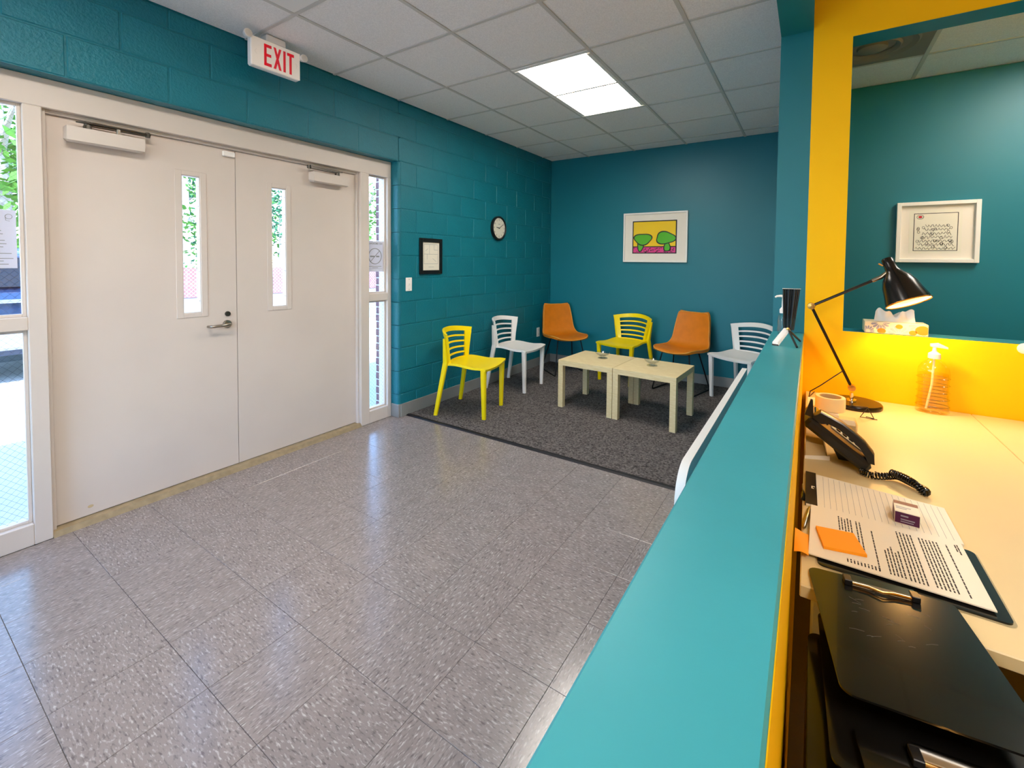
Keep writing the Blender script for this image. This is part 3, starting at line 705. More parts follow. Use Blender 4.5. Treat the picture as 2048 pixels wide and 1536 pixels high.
# black and white print (generic stand-in)
p2, a, b, yy = picture('framed_print', 'deep white framed line drawing with a red dot on office wall', .532, .982, 1.403, 1.843, 4.33, .026, .04)
MB().box(-.15, yy-.0008, -.15, .135, yy, .16).build('inner_mat', 'paper', p2)
bd = MB(); x0, x1, z0, z1 = -.125, .115, -.135, .138; wd = .004
for q in ((x0, z0, x0+wd, z1), (x1-wd, z0, x1, z1), (x0, z0, x1, z0+wd), (x0, z1-wd, x1, z1)): bd.box(q[0], yy-.0014, q[1], q[2], yy-.0004, q[3])
bd.build('print_border', 'ink', p2)
dw = MB(); rnd = random.Random(11)
for row in range(7):
    zb = z0+.018+row*.027; n_ = 34-row*2; xs = x0+.012+row*.009; xe = x1-.012-row*.006
    dw.tube([(xs+(xe-xs)*k/n_, yy-.0016, zb+.010*math.sin(k*1.9+row*1.3)+rnd.uniform(-.004, .004)) for k in range(n_+1)], .0013, 4)
for k in range(26):
    cx, cz = rnd.uniform(x0+.02, x1-.02), rnd.uniform(z0+.02, .05)
    dw.tube([(cx+.007*math.cos(t), yy-.0016, cz+.009*math.sin(t)) for t in [j*PI/5 for j in range(10)]], .0011, 4, closed=True)
dw.build('line_drawing', 'ink', p2, kind='stuff')
MB().tube([(-.09+.019*math.cos(t), yy-.0016, .112+.015*math.sin(t)) for t in [j*PI/10 for j in range(20)]], .0015, 4, closed=True).build('ring', 'ink', p2)
MB().add([(-.09+.011*math.cos(t), yy-.0016, .112+.009*math.sin(t)) for t in [j*PI/8 for j in range(16)]], [tuple(range(16))]).build('red_dot', 'red', p2)
# ================================================================== FURNITURE IN THE WAITING CORNER
CZ = .006   # carpet surface
def make_slat_chair(pl_m, label):
    t = thing('slat_chair', label, 'chair', group='slatted plastic waiting chairs')
    def seat(u, v):
        s_ = u*2-1; w = .205+.04*(1-v)**1.2-.012*math.sin(PI*v)
        z = .452+.014*math.sin(2*PI*(v-.08))*-.6+.004*s_*s_ - .012*(1-s_*s_)*math.sin(PI*v) - .022*max(0, 1-v*5)**2*(1-.3*s_*s_)
        yy_ = -.235+.40*v - .018*(1-s_*s_)*(1-v)
        return (s_*w, yy_, z)
    MB().slab(seat, 12, 14, .02).build('seat', pl_m, t, smooth=50)
    def back(s_, tt):
        w = .192+.072*tt
        return Vector((s_*w, .160+.045*tt*(1-s_*s_)+.072*(1-s_*s_)*(.45+.55*tt)-.012*abs(s_)**3-.008*tt*s_*s_, .455+.272*tt+.028*(1-s_*s_)*max(tt, 0)))
    def strip(s0, s1, t0, t1, nu, nv, th):
        return lambda m_: m_.slab(lambda u, v: back(s0+(s1-s0)*u, t0+(t1-t0)*v), nu, nv, th)
    f = MB(); strip(-1, 1, .85, 1, 16, 2, -.017)(f)
    strip(-1, -.80, -.06, .86, 2, 8, -.022)(f); strip(.80, 1, -.06, .86, 2, 8, -.022)(f)
    strip(-.82, .82, -.06, .03, 10, 1, -.017)(f)
    f.build('back_frame', pl_m, t, smooth=45)
    for (a_, b_) in ((.135, .19), (.31, .365), (.49, .545), (.67, .725)):
        m_ = MB(); strip(-.83, .83, a_, b_, 12, 1, -.010)(m_); m_.build('slat', pl_m, t, smooth=45)
    for s_ in (-1, 1):
        m_ = MB(); m_.taper((s_*.247, .245, 0), (s_*.212, .165, .47), .030, .034, .040, .046); m_.taper((s_*.212, .165, .47), (s_*.253, .158, .69), .034, .046, .018, .022); m_.build('leg', pl_m, t, smooth=40)
        MB().taper((s_*.205, -.205, 0), (s_*.222, -.205, .445), .032, .034, .046, .048).build('leg', pl_m, t, smooth=40)
    return t
def dup(root, label, loc, rz):
    r = root.copy(); C.objects.link(r); r['label'] = label; r.location = loc; r.rotation_euler = (0, 0, rz)
    for ch in list(root.children):
        c = ch.copy(); C.objects.link(c); c.parent = r
        for g in ch.children:
            d = g.copy(); C.objects.link(d); d.parent = c
    return r
yc = make_slat_chair('yellow_plastic', 'yellow slatted plastic chair against the block wall, nearest the doors')
yc.location = (-2.597, 3.176, CZ); yc.rotation_euler = (0, 0, R(104.5))
dup(yc, 'yellow slatted plastic chair against the back wall, behind the low tables', (-1.80, 5.0, CZ), R(-13))
wc = make_slat_chair('white_plastic', 'white slatted plastic chair against the block wall, behind the yellow one')
wc.location = (-2.70, 4.07, CZ); wc.rotation_euler = (0, 0, R(95))
dup(wc, 'white slatted plastic chair at the back wall, partly hidden by low wall', (-.545, 4.98, CZ), R(-29))
def make_shell_chair(label):
    t = thing('leather_chair', label, 'chair', group='orange leather chairs')
    prof = [(-.245, .432), (-.225, .452), (-.15, .458), (-.05, .450), (.05, .446), (.13, .455), (.185, .49), (.215, .55), (.24, .65), (.262, .735), (.275, .81), (.277, .825)]
    wid = [.17, .205, .232, .24, .24, .235, .222, .208, .198, .188, .172, .155]
    def cr(L, x):
        i = min(int(x), len(L)-2); f_ = x-i
        g = lambda k: L[max(0, min(len(L)-1, k))]
        p0, p1_, p2_, p3 = g(i-1), g(i), g(i+1), g(i+2)
        return .5*((2*p1_)+(-p0+p2_)*f_+(2*p0-5*p1_+4*p2_-p3)*f_*f_+(-p0+3*p1_-3*p2_+p3)*f_**3)
    ys = [p[0] for p in prof]; zs = [p[1] for p in prof]; n_ = len(prof)-1
    def sh(off):
        def fn(u, v):
            s_ = u*2-1; x = v*n_; yy_, zz = cr(ys, x), cr(zs, x); w = cr(wid, x)*(1+off*.4)
            k_ = min(1, max(0, (x-4)/3)); q = .022*s_*s_
            return (s_*w, yy_-q*k_+off*.02, zz+q*(1-k_))
        return fn
    MB().slab(sh(0), 14, 36, .028).build('padded_shell', 'orange_leather', t, smooth=60)
    edge = [sh(0)(0, v/36) for v in range(37)]+[sh(0)(u/14, 1) for u in range(1, 15)]+[sh(0)(1, v/36) for v in range(35, -1, -1)]+[sh(0)(u/14, 0) for u in range(13, 0, -1)]
    MB().tube(edge, .0055, 6, closed=True).build('piping', 'orange_piping', t, smooth=60)
    for s_ in (-1, 1):
        MB().tube([(s_*.15, -.13, .425), (s_*.215, -.215, .03), (s_*.217, -.215, .012), (s_*.217, -.20, .008), (s_*.217, .20, .008), (s_*.217, .215, .012), (s_*.215, .215, .03), (s_*.14, .10, .425)], .0075, 8).build('sled_leg', 'black_metal', t, smooth=60)
    MB().tube([(-.15, -.13, .422), (.15, -.13, .422)], .0075, 8).tube([(-.14, .10, .422), (.14, .10, .422)], .0075, 8).tube([(0, -.13, .422), (0, .10, .422)], .0075, 8).build('seat_frame', 'black_metal', t)
    return t
oc = make_shell_chair('orange leather chair with black wire legs in the room corner')
oc.location = (-2.56, 4.94, CZ); oc.rotation_euler = (0, 0, R(52))
dup(oc, 'orange leather chair with black wire legs, right of the yellow one', (-1.145, 4.95, CZ), R(-14))
def make_table(label):
    t = thing('low_table', label, 'table', group='pale birch low tables')
    MB().cbox(-.275, -.275, .40, .275, .275, .45, .0015).build('table_top', 'birch', t)
    lg = MB().cbox(-.025, -.025, 0, .025, .025, .40, .0015).mesh('leg', 'birch')
    for x in (-.25, .25):
        for y_ in (-.25, .25): link_mesh('leg', lg, t, (x, y_, 0)).rotation_euler = (0, 0, 0)
    return t
ta = make_table('low square birch table, the left one of the joined pair')
rz = R(-2.6); ux = Vector((math.cos(rz), math.sin(rz), 0)); uy = Vector((-ux.y, ux.x, 0))
c0 = Vector((-1.983, 3.70, CZ))+ux*.275+uy*.275
ta.location = c0; ta.rotation_euler = (0, 0, rz)
dup(ta, 'low square birch table, the right one of the joined pair', c0+ux*.5545, rz)
def bowl(loc, label):
    t = thing('glass_bowl', label, 'bowl', loc, group='clear glass bowls')
    MB().lathe([(.0, .004), (.028, .004), (.03, .008), (.012, .014), (.012, .02), (.035, .026), (.062, .042), (.07, .058), (.067, .058), (.058, .045), (.033, .031), (0, .027)], 28).build('bowl', 'bowl_glass', t, smooth=50)
    MB().lathe([(.045, .0), (.047, .003), (.045, .006), (.028, .006), (0, .005)], 24).build('foot', 'bowl_glass', t, smooth=50)
bowl((-1.66, 4.0, .45+CZ), 'clear glass bowl on the left low table')
bowl((-1.17, 3.965, .45+CZ), 'clear glass bowl on the right low table')
# white panel bench standing along the low wall
wb = thing('white_panel', 'white panel with rounded corner standing beside the low teal wall', 'panel', (-.30, 1.305, CZ))
L_, hh, rr = 1.52, .775, .10
poly = [(0, .03), (L_, .03), (L_, hh)]+[(rr-rr*math.sin(t), hh-rr+rr*math.cos(t)) for t in [k*PI/16 for k in range(9)]]
MB().prism(poly, -.013, .013, Matrix(((0, 0, 1, 0), (1, 0, 0, 0), (0, 1, 0, 0), (0, 0, 0, 1)))).build('board', 'white_paint', wb, smooth=30)
for y_ in (.15, L_-.15): MB().cbox(-.06, y_-.02, 0, .06, y_+.02, .04, .004).build('foot', 'white_paint', wb)

# ================================================================== RECEPTION
DZ = .755
def desk(x0, x1, y0, y1, label):
    t = thing('reception_desk', label, 'desk', (x0, y0, 0), group='white reception desks')
    w, d = x1-x0, y1-y0
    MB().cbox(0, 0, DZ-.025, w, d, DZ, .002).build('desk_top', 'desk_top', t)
    for (a_, b_) in ((.02, .02), (w-.07, .02), (.02, d-.07), (w-.07, d-.07)): MB().cbox(a_, b_, 0, a_+.05, b_+.05, DZ-.025, .004).build('leg', 'white_paint', t)
    MB().box(.04, .03, DZ-.075, .06, d-.03, DZ-.025).build('apron', 'white_paint', t)
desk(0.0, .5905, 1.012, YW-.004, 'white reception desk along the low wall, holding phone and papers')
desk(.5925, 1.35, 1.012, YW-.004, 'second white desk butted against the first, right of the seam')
kn = thing('wall_hook', 'small white round knob on the yellow wall at picture edge', 'hook', (.738, YW, 1.05))
MB().lathe([(0, .028), (.014, .026), (.02, .018), (.016, .008), (.022, 0)], 18, Matrix.Rotation(PI/2, 4, 'X')).build('knob', 'white_plastic', kn, smooth=50)
# desk lamp
lp = thing('desk_lamp', 'black articulated desk lamp with brass joints, switched on', 'desk lamp', (.184, 2.455, DZ))
MB().lathe([(0, .0), (.099, 0), (.1, .004), (.1, .014), (.096, .019), (0, .021)], 40).build('base', 'lamp_black', lp, smooth=40)
MB().lathe([(.02, .02), (.019, .026), (.008, .028), (.007, .055), (.0, .056)], 18, Matrix.Translation((-.012, 0, 0))).build('stem', 'chrome', lp, smooth=40)
pv = Vector((-.013, 0, .078)); el = Vector((-.174, 0, .434)); sj = Vector((.075, 0, .575))
MB().lathe([(0, -.018), (.014, -.017), (.015, -.01), (.015, .01), (.014, .017), (0, .018)], 18, Matrix.Translation(pv) @ Matrix.Rotation(PI/2, 4, 'X')).build('lower_joint', 'brass', lp, smooth=40)
MB().tube([pv, pv+(el-pv)*.97], .0062, 10).build('lower_arm', 'lamp_black', lp)
MB().lathe([(0, -.014), (.015, -.013), (.016, -.008), (.016, .008), (.015, .013), (0, .014)], 18, Matrix.Translation(el) @ Matrix.Rotation(PI/2, 4, 'X')).build('elbow_joint', 'brass', lp, smooth=40)
MB().tube([el, el+(sj-el)*.9], .0062, 10).build('upper_arm', 'lamp_black', lp)
ax = Vector((.35, -.274, -.895)).normalized()
top = Vector((.094, .03, .657)); q = Vector((0, 0, 1)).rotation_difference(ax).to_matrix().to_4x4(); mt = Matrix.Translation(top) @ q
shp = [(0, 0), (.016, .001), (.021, .006), (.0225, .03), (.024, .055), (.032, .072), (.05, .095), (.062, .125), (.069, .16), (.0765, .19), (.079, .205)]
inn = [(.0775, .2055), (.075, .19), (.0675, .16), (.0605, .125), (.0485, .096), (.03, .073), (0, .07)]
MB().lathe(shp, 36, mt, caps=False).build('shade', 'lamp_black', lp, smooth=60)
MB().lathe(inn, 36, mt, caps=False).build('shade_lining', 'lamp_inner', lp, smooth=60)
MB().lathe([(.0785, .203), (.081, .206), (.0785, .209), (.076, .206)], 36, mt, close=True).build('rim', 'brass', lp, smooth=60)
MB().lathe([(0, .09), (.012, .092), (.014, .11), (.027, .14), (.029, .155), (.02, .172), (0, .178)], 18, mt).build('bulb', 'bulb', lp, smooth=60)
sp_ = top+ax*.05
MB().tube([el+(sj-el)*.88, sj, sp_], [.008, .009, .007], 10).build('shade_bracket', 'steel', lp, smooth=50)
MB().tube([sp_+Vector((-.03, 0, .012)), sp_+Vector((-.045, 0, .022))], .004, 8).build('thumb_screw', 'chrome', lp)
cpath = [(-.045, 0, .15), (-.075, -.015, .125), (-.13, -.03, .075), (-.168, -.04, .045), (-.172, -.02, .012), (-.165, .05, .004), (-.15, .13, .004)]
MB().tube(cpath, .0025, 6).build('cord', 'black_plastic', lp, smooth=60)
pd = bpy.data.lights.new('desk_lamp_light', 'SPOT'); pd.energy = LAMPW*6; pd.color = (1, .52, .15); pd.shadow_soft_size = .03; pd.spot_size = R(168); pd.spot_blend = .35
po = bpy.data.objects.new('desk_lamp_light', pd); C.objects.link(po); po.parent = lp; po.location = top+ax*.185
po.rotation_euler = ax.to_track_quat('-Z', 'Y').to_euler()
# tissue box on the sill
tb = thing('tissue_box', 'floral tissue box with a white tissue pulled up on the sill', 'tissue box', (.334, YW+.058, PZ0+.002))
w, d, h = .112, .055, .052
MB().cbox(-w, -d, 0, w, d, h, .002).build('carton', 'box_cream', tb)
rnd = random.Random(5)
def flower(cx, cz, rad, n_, nm, m_, a0=0):
    f = MB()
    for k in range(n_):
        a_ = a0+2*PI*k/n_; dx, dz = math.cos(a_), math.sin(a_)
        pts = []
        for (rr_, ww) in ((.25, .0), (.5, .11), (.85, .14), (1, 0), (.85, -.14), (.5, -.11)):
            x = cx+rad*(rr_*dx-ww*dz); z = cz+rad*(rr_*dz+ww*dx); pts.append((max(-w+.002, min(w-.002, x)), -d-.0005, max(.002, min(h-.002, z))))
        f.add(pts, [(0, 1, 2, 3, 4, 5)])
    f.build(nm, m_, tb)
for cx, cz, r_ in ((-.055, .05, .036), (.012, .0, .042), (.078, .05, .036), (-.10, .008, .026)): flower(cx, cz, r_, 13, 'grey_flower', 'print_grey')
for cx, cz, r_ in ((-.05, .012, .016), (.012, .036, .013), (.093, .025, .026), (.06, .012, .014)):
    MB().add([(max(-w+.002, min(w-.002, cx+r_*math.cos(t))), -d-.0007, max(.002, min(h-.002, cz+r_*.8*math.sin(t)))) for t in [k*PI/8 for k in range(16)]], [tuple(range(16))]).build('orange_flower', 'print_orange', tb)
def tis(u, v):
    x = -.075+.15*u; env = .048*(1-.0*u)+.014*math.sin(u*9)+.008*math.sin(u*21)
    return (x+.016*(u-.5)*v*-1, .018*math.sin(u*7+v*2)*v-.01+.012*math.sin(u*17)*v, h-.004+max(.02, env)*v)
MB().slab(tis, 30, 8, .0012).build('tissue', 'white_paint', tb, smooth=70)
def tis2(u, v): return (-.06+.12*u, .012+.014*math.sin(u*8+1)*v, h-.004+(.04+.01*math.sin(u*8+2))*v)
MB().slab(tis2, 20, 6, .0012).build('tissue', 'white_paint', tb, smooth=70)
# soap bottle on the desk
sb = thing('soap_bottle', 'clear pump bottle of yellow liquid soap against the yellow wall', 'pump bottle', (.456, 2.535, DZ))
bp_ = [(0, .002), (.05, 0), (.056, .006), (.056, .03), (.053, .06), (.050, .09), (.051, .12), (.0525, .15), (.053, .17), (.05, .19), (.042, .205), (.03, .218), (.02, .226), (.018, .235)]
MB().lathe(bp_, 32, Matrix.Diagonal((1, .72, 1, 1))).build('bottle', 'soap_shell', sb, smooth=60)
MB().lathe([(0, .006), (.047, .005), (.052, .01), (.052, .03), (.049, .06), (.046, .09), (.047, .12), (.0485, .15), (.048, .168), (0, .168)], 32, Matrix.Diagonal((1, .72, 1, 1))).build('liquid', 'soap_shell', sb, smooth=60)
for z in (.03, .06, .09, .12, .15): MB().lathe([(.0535, z-.002), (.0565, z), (.0535, z+.002)], 32, Matrix.Diagonal((1, .72, 1, 1)), close=True).build('rib', 'clear_acrylic', sb, smooth=60)
MB().lathe([(.0, .232), (.021, .232), (.0215, .236), (.0205, .252), (.014, .257), (.008, .262), (.006, .285), (0, .286)], 24).build('collar', 'white_plastic', sb, smooth=40)
MB().hull([(-.014, -.008, .282), (-.014, .008, .282), (.014, -.008, .288), (.014, .008, .288), (-.014, -.007, .293), (-.014, .007, .293), (.012, -.007, .298), (.012, .007, .298), (.042, -.005, .276), (.042, .005, .276), (.042, -.005, .283), (.042, .005, .283)]).build('pump_head', 'white_plastic', sb)
MB().tube([(0, 0, .232), (-.004, 0, .12), (-.02, 0, .012)], .004, 8).build('dip_tube', 'white_paint', sb)
# sanitiser bottle on the wall cap
hs = thing('sanitizer_bottle', 'small clear hand sanitizer bottle with white pump on low wall', 'pump bottle', (-.107, 2.515, 1.04))
MB().lathe([(0, .001), (.02, 0), (.022, .004), (.022, .075), (.019, .09), (.011, .1), (.01, .106)], 20).build('bottle', 'clear_acrylic', hs, smooth=50)
MB().lathe([(0, .004), (.019, .004), (.019, .07), (0, .07)], 18).build('liquid', 'clear_acrylic', hs, smooth=50)
MB().lathe([(0, .102), (.013, .102), (.0135, .12), (.008, .128), (.005, .132), (.0045, .178), (0, .179)], 18).build('collar', 'white_plastic', hs, smooth=40)
MB().tube([(.008, 0, .184), (-.01, 0, .186), (-.026, 0, .184), (-.034, 0, .178)], [.007, .006, .005, .004], 8).build('pump_head', 'white_plastic', hs, smooth=50)
# pen holder on the wall cap
ph = thing('pen_holder', 'clear cup of black pens on small folding stand, on low wall', 'pen holder', (-.072, 2.23, 1.04))
MB().hull([(-.018, -.012, .055), (.022, -.012, .055), (-.018, .012, .055), (.022, .012, .055), (-.024, -.016, .108), (.030, -.016, .112), (-.024, .016, .108), (.03, .016, .112)]).build('cup', 'clear_acrylic', ph)
for k in range(9):
    x0_ = -.015+.004*k; x1_ = -.022+.0072*k
    MB().tube([(x0_, .004*((k % 3)-1), .058), (x1_, .008*((k % 3)-1), .236)], .0040, 6).build('pen', 'black_plastic', ph)
MB().box(-.026, -.012, .236, .042, .012, .2385).build('pen_caps', 'steel', ph)
MB().hull([(-.052, -.09, .0), (-.03, -.095, 0), (-.012, -.02, .056), (.008, -.02, .058), (-.054, -.084, .012), (-.034, -.09, .014), (-.016, -.012, .066), (.006, -.012, .068)]).build('front_leg', 'white_plastic', ph)
MB().hull([(-.054, -.094, 0), (-.03, -.10, 0), (-.054, -.09, .006), (-.032, -.096, .006), (-.048, -.084, 0), (-.028, -.09, 0)]).build('foot', 'black_plastic', ph)
for (ex_, ey_) in ((.036, -.112), (.044, .07)): MB().tube([(0, -.012, .062), (ex_, ey_, .004)], .0045, 6).build('rear_leg', 'black_plastic', ph)
MB().lathe([(0, -.012), (.007, -.011), (.007, .011), (0, .012)], 12, Matrix.Translation((0, -.012, .064)) @ Matrix.Rotation(PI/2, 4, 'X')).build('pivot', 'brass', ph, smooth=40)
# telephone
tp = thing('telephone', 'black desk telephone tilted on its stand, with coiled cord', 'telephone', (.014, 1.648, DZ))
# local x to the right (low end), y away, wedge from z .125 (x 0) to .012 (x .17)
tl = math.atan2(-.118, .162)
TM = Matrix.Translation((.0, 0, .149)) @ Matrix.Rotation(-tl, 4, 'Y')
MB().cbox(0, .0, -.036, .20, .17, .0, .010, TM).build('body', 'black_plastic', tp)
MB().hull([tuple(TM @ Vector(p)) for p in ((.08, .09, -.034), (.17, .09, -.034), (.08, .15, -.034), (.17, .15, -.034))]+[(.08, .09, .001), (.12, .09, .001), (.08, .15, .001), (.12, .15, .001)]).build('stand', 'black_plastic', tp)
hp = [(.005, .0), (.012, .028), (.04, .034), (.075, .040), (.11, .040), (.15, .036), (.185, .026), (.205, .004), (.19, -.004), (.175, .006), (.15, .016), (.11, .022), (.075, .022), (.048, .016), (.035, .002)]
HM = TM @ Matrix(((.97, 0, 0, 0), (0, 0, 1, .0), (0, 1, 0, .0), (0, 0, 0, 1)))
m_ = MB(); nh = len(hp); vs = [(x, z, y_) for y_, sc in ((.006, 0), (.012, .003), (.042, .003), (.048, 0)) for (x, z) in [(p[0], p[1]+(sc if p[1] > .01 else 0)) for p in hp]]
fs = [(i*nh+j, i*nh+(j+1) % nh, (i+1)*nh+(j+1) % nh, (i+1)*nh+j) for i in range(3) for j in range(nh)]+[tuple(range(nh)), tuple(3*nh+j for j in range(nh))]
m_.add(vs, fs, HM); m_.build('handset', 'black_plastic', tp, smooth=40)
MB().cbox(.07, .06, 0, .17, .155, .003, .001, TM).build('keypad_plate', 'paper', tp)
for i_ in range(4):
    for j_ in range(3): MB().cbox(.085+.02*i_, .07+.026*j_, .003, .098+.02*i_, .088+.026*j_, .007, .001, TM).build('key', 'black_plastic', tp)
MB().cbox(.015, .06, 0, .06, .155, .004, .002, TM).build('display', 'car_glass', tp)
MB().hull([tuple(TM @ Vector(p)) for p in ((-.012, .02, -.01), (.01, .02, .0), (-.012, .035, -.01), (.01, .035, 0), (-.03, .022, .04), (-.024, .022, .042), (-.03, .034, .04), (-.024, .034, .042))]).build('handset_hook', 'black_plastic', tp)
cp = [Vector(p) for p in ((.13, .0, .012), (.155, -.012, .01), (.19, .0, .012), (.215, .012, .014), (.235, -.004, .013), (.255, -.03, .013), (.268, -.05, .013), (.262, -.058, .012), (.245, -.04, .024), (.225, -.016, .026), (.20, .006, .024))]
def cat(P, t):
    i = min(int(t), len(P)-2); f_ = t-i; g = lambda k: P[max(0, min(len(P)-1, k))]
    a_, b_, c_, d_ = g(i-1), g(i), g(i+1), g(i+2)
    return .5*(2*b_+(c_-a_)*f_+(2*a_-5*b_+4*c_-d_)*f_*f_+(3*b_-a_-3*c_+d_)*f_**3)
hel = []; NT = 48; NP = NT*9
for k in range(NP+1):
    t = (len(cp)-1)*k/NP; p_ = cat(cp, t); tn = (cat(cp, min(t+.02, len(cp)-1))-cat(cp, max(t-.02, 0)))
    tn = tn.normalized() if tn.length > 1e-9 else Vector((1, 0, 0))
    a_ = tn.cross(Vector((0, 0, 1))).normalized(); b_ = a_.cross(tn); an = 2*PI*k/9
    hel.append(p_+(a_*math.cos(an)+b_*math.sin(an))*.0085)
MB().tube(hel, .0022, 5).build('coiled_cord', 'black_gloss', tp, smooth=70)
MB().tube([(.165, .018, .012), (.185, .01, .006), (.20, .006, .018)], .002, 6).build('cord_end', 'black_plastic', tp)
# ruled notepad
def sheet(t, name, m_, pts, z0, th):
    return MB().hull([(x, y_, z0) for x, y_ in pts]+[(x, y_, z0+th) for x, y_ in pts]).build(name, m_, t)
np_ = thing('ruled_notepad', 'ruled paper notepad with a black binding strip on the desk', 'notepad', (0, 0, DZ))
P = [(.008, 1.356), (.306, 1.351), (.306, 1.527), (.008, 1.563)]
sheet(np_, 'pages', 'paper', P, .0005, .006)
sheet(np_, 'binding', 'black_plastic', [(.006, 1.356), (.033, 1.356), (.031, 1.565), (.006, 1.566)], .0003, .0075)
rl = MB()
for k in range(20):
    x = .048+.0128*k; rl.box(x, 1.358, .0065, x+.0006, 1.56-.036*(x/.306)-.003, .0068)
rl.build('ruled_lines', 'grey_ink', np_)
MB().box(.020, 1.452, .0078, .0225, 1.468, .0081).box(.0225, 1.464, .0078, .028, 1.468, .0081).box(.0225, 1.452, .0078, .026, 1.455, .0081).build('printed_mark', 'paper', np_, label='small white mark on the binding')
# clipboard with document
cb = thing('document_clipboard', 'clipboard with a printed text document lying on the desk', 'clipboard', (0, 0, DZ))
def rrect(x0, y0, x1, y1, r_, n_=5):
    o = []
    for cx, cy, a0 in ((x1-r_, y1-r_, 0), (x0+r_, y1-r_, 90), (x0+r_, y0+r_, 180), (x1-r_, y0+r_, 270)):
        o += [(cx+r_*math.cos(R(a0+90*k/n_)), cy+r_*math.sin(R(a0+90*k/n_))) for k in range(n_+1)]
    return o
MB().prism(rrect(.03, 1.098, .318, 1.335, .012), .0, .0035).build('board', 'black_gloss', cb)
MB().prism(rrect(.026, 1.092, .322, 1.338, .014), .0, .0012).build('clear_sleeve', 'clear_acrylic', cb)
sheet(cb, 'document', 'paper', [(.014, 1.116), (.299, 1.113), (.299, 1.345), (.019, 1.349)], .0075, .0025)
tx = MB()
rnd = random.Random(9)
def tline(x, y0, y1):
    y_ = y0
    while y_ < y1:
        l_ = rnd.uniform(.006, .016); tx.box(x, y_, .0100, x+.0024, min(y_+l_, y1), .0103); y_ += l_+.0022
for k in range(5): tline(.074+.0058*k, 1.255+.004*(k % 2), 1.322-.004*(k % 3))
for x in (.108, .1145): tline(x, 1.17, 1.318)
tline(.135, 1.13, 1.29)
for k in range(5): tline(.152+.0058*k, 1.13, 1.22+.02*((k*7) % 3)/2)
for k in range(5): tline(.183+.0062*k, 1.128, 1.32)
for k in range(6): tline(.222+.006*k, 1.132, 1.318)
tline(.268, 1.13, 1.318); tline(.284, 1.30, 1.33); tline(.288, 1.29, 1.33)
for k in range(10): tline(.082+.0058*k, 1.128, 1.142)
tx.build('printed_text', 'ink', cb)
# sticky pads, small box, pens
st = thing('sticky_pad', 'orange sticky note pad lying on the printed document', 'sticky notes', (0, 0, DZ+.0105))
sheet(st, 'notes', 'orange_note', [(.028, 1.231), (.042, 1.15), (.118, 1.166), (.1, 1.244)], 0, .006)
s2 = thing('sticky_note', 'single orange sticky note at the gap beside the low wall', 'sticky notes', (0, 0, DZ+.008))
MB().slab(lambda u, v: (-.0125+.027*u, 1.106+.094*v, .004*math.sin(u*3+v*2)+.002), 6, 6, .0008).build('note', 'orange_note', s2, smooth=60)
bx = thing('medicine_box', 'small white and purple carton standing on the ruled notepad', 'carton', (.2135, 1.403, DZ+.0068), R(-4))
MB().cbox(-.0235, -.03, 0, .0235, .03, .03, .0008).build('carton', 'paper', bx)
MB().box(-.0225, -.0306, .002, .0225, -.030, .028).box(-.0238, -.028, .002, -.0233, .028, .028).box(-.0228, .012, .0299, .0228, .0292, .0303).build('purple_print', 'purple', bx)
MB().box(-.012, -.031, .006, .012, -.0305, .008).box(-.012, -.031, .011, .014, -.0305, .0135).box(-.012, -.031, .019, .002, -.0305, .022).box(-.02, -.006, .0299, .008, -.003, .0303).box(-.02, -.014, .0299, .0, -.011, .0303).build('printed_lines', 'print_grey', bx)
pn = thing('silver_pen', 'silver pen lying at the desk edge by the low wall', 'pen', (.004, 1.225, DZ+.006), R(84))
MB().tube([(0, 0, 0), (.006, 0, 0), (.10, 0, 0), (.105, 0, 0)], [.002, .0045, .0045, .003], 10).build('barrel', 'steel', pn, smooth=50)
MB().cbox(.07, -.0015, .0045, .105, .0015, .0065, .0005).build('clip', 'chrome', pn)
bc = thing('binder_clip', 'cream binder clip at the desk edge beside the notepad', 'binder clip', (.001, 1.40, DZ+.001), R(90))
MB().hull([(-.02, -.005, 0), (.02, -.005, 0), (-.02, .005, 0), (.02, .005, 0), (-.02, 0, .014), (.02, 0, .014)]).build('body', 'black_plastic', bc)
MB().tube([(-.008, 0, .013), (-.012, .002, .03), (.012, .002, .03), (.008, 0, .013)], .0012, 5).build('wire', 'steel', bc)
# cartons, tape roll, card holder behind the phone
c1 = thing('cream_carton', 'flat cream carton under the masking tape roll on the desk', 'carton', (.058, 2.19, DZ))
MB().cbox(-.052, -.10, 0, .052, .12, .045, .002).build('carton', 'mat_board', c1)
MB().box(-.05, -.1006, .03, .05, -.1, .031).build('lid_line', 'tan_card', c1)
tr = thing('tape_roll', 'roll of cream masking tape on a carton beside the lamp', 'tape roll', (.083, 2.16, DZ+.0455))
MB().lathe([(.05, 0), (.051, .002), (.051, .05), (.05, .052), (.038, .052), (.0375, .002)], 36, close=True).build('tape', 'box_cream', tr, smooth=40)
MB().lathe([(.0375, .001), (.0378, .051), (.0355, .051), (.0355, .001)], 36, close=True).build('core', 'tan_card', tr, smooth=40)
c2 = thing('card_stack', 'stack of cream cards in a carton against the low wall', 'carton', (.028, 1.985, DZ))
MB().cbox(-.024, -.07, 0, .024, .07, .05, .0015).build('carton', 'box_cream', c2)
for k in range(6): MB().box(-.022, -.068, .05+.0035*k, .022, .066-.003*(k % 2), .0525+.0035*k).build('card', 'paper', c2)
c3 = thing('card_holder', 'clear acrylic box of cards between the phone and lamp', 'card holder', (.12, 1.99, DZ))
hb = MB()
for q in ((-.037, -.045, 0, .037, .045, .003), (-.037, -.045, 0, -.034, .045, .055), (.034, -.045, 0, .037, .045, .06), (-.034, -.045, 0, .034, -.042, .055), (-.034, .042, 0, .034, .045, .06)): hb.box(*q)
hb.build('box', 'clear_acrylic', c3)
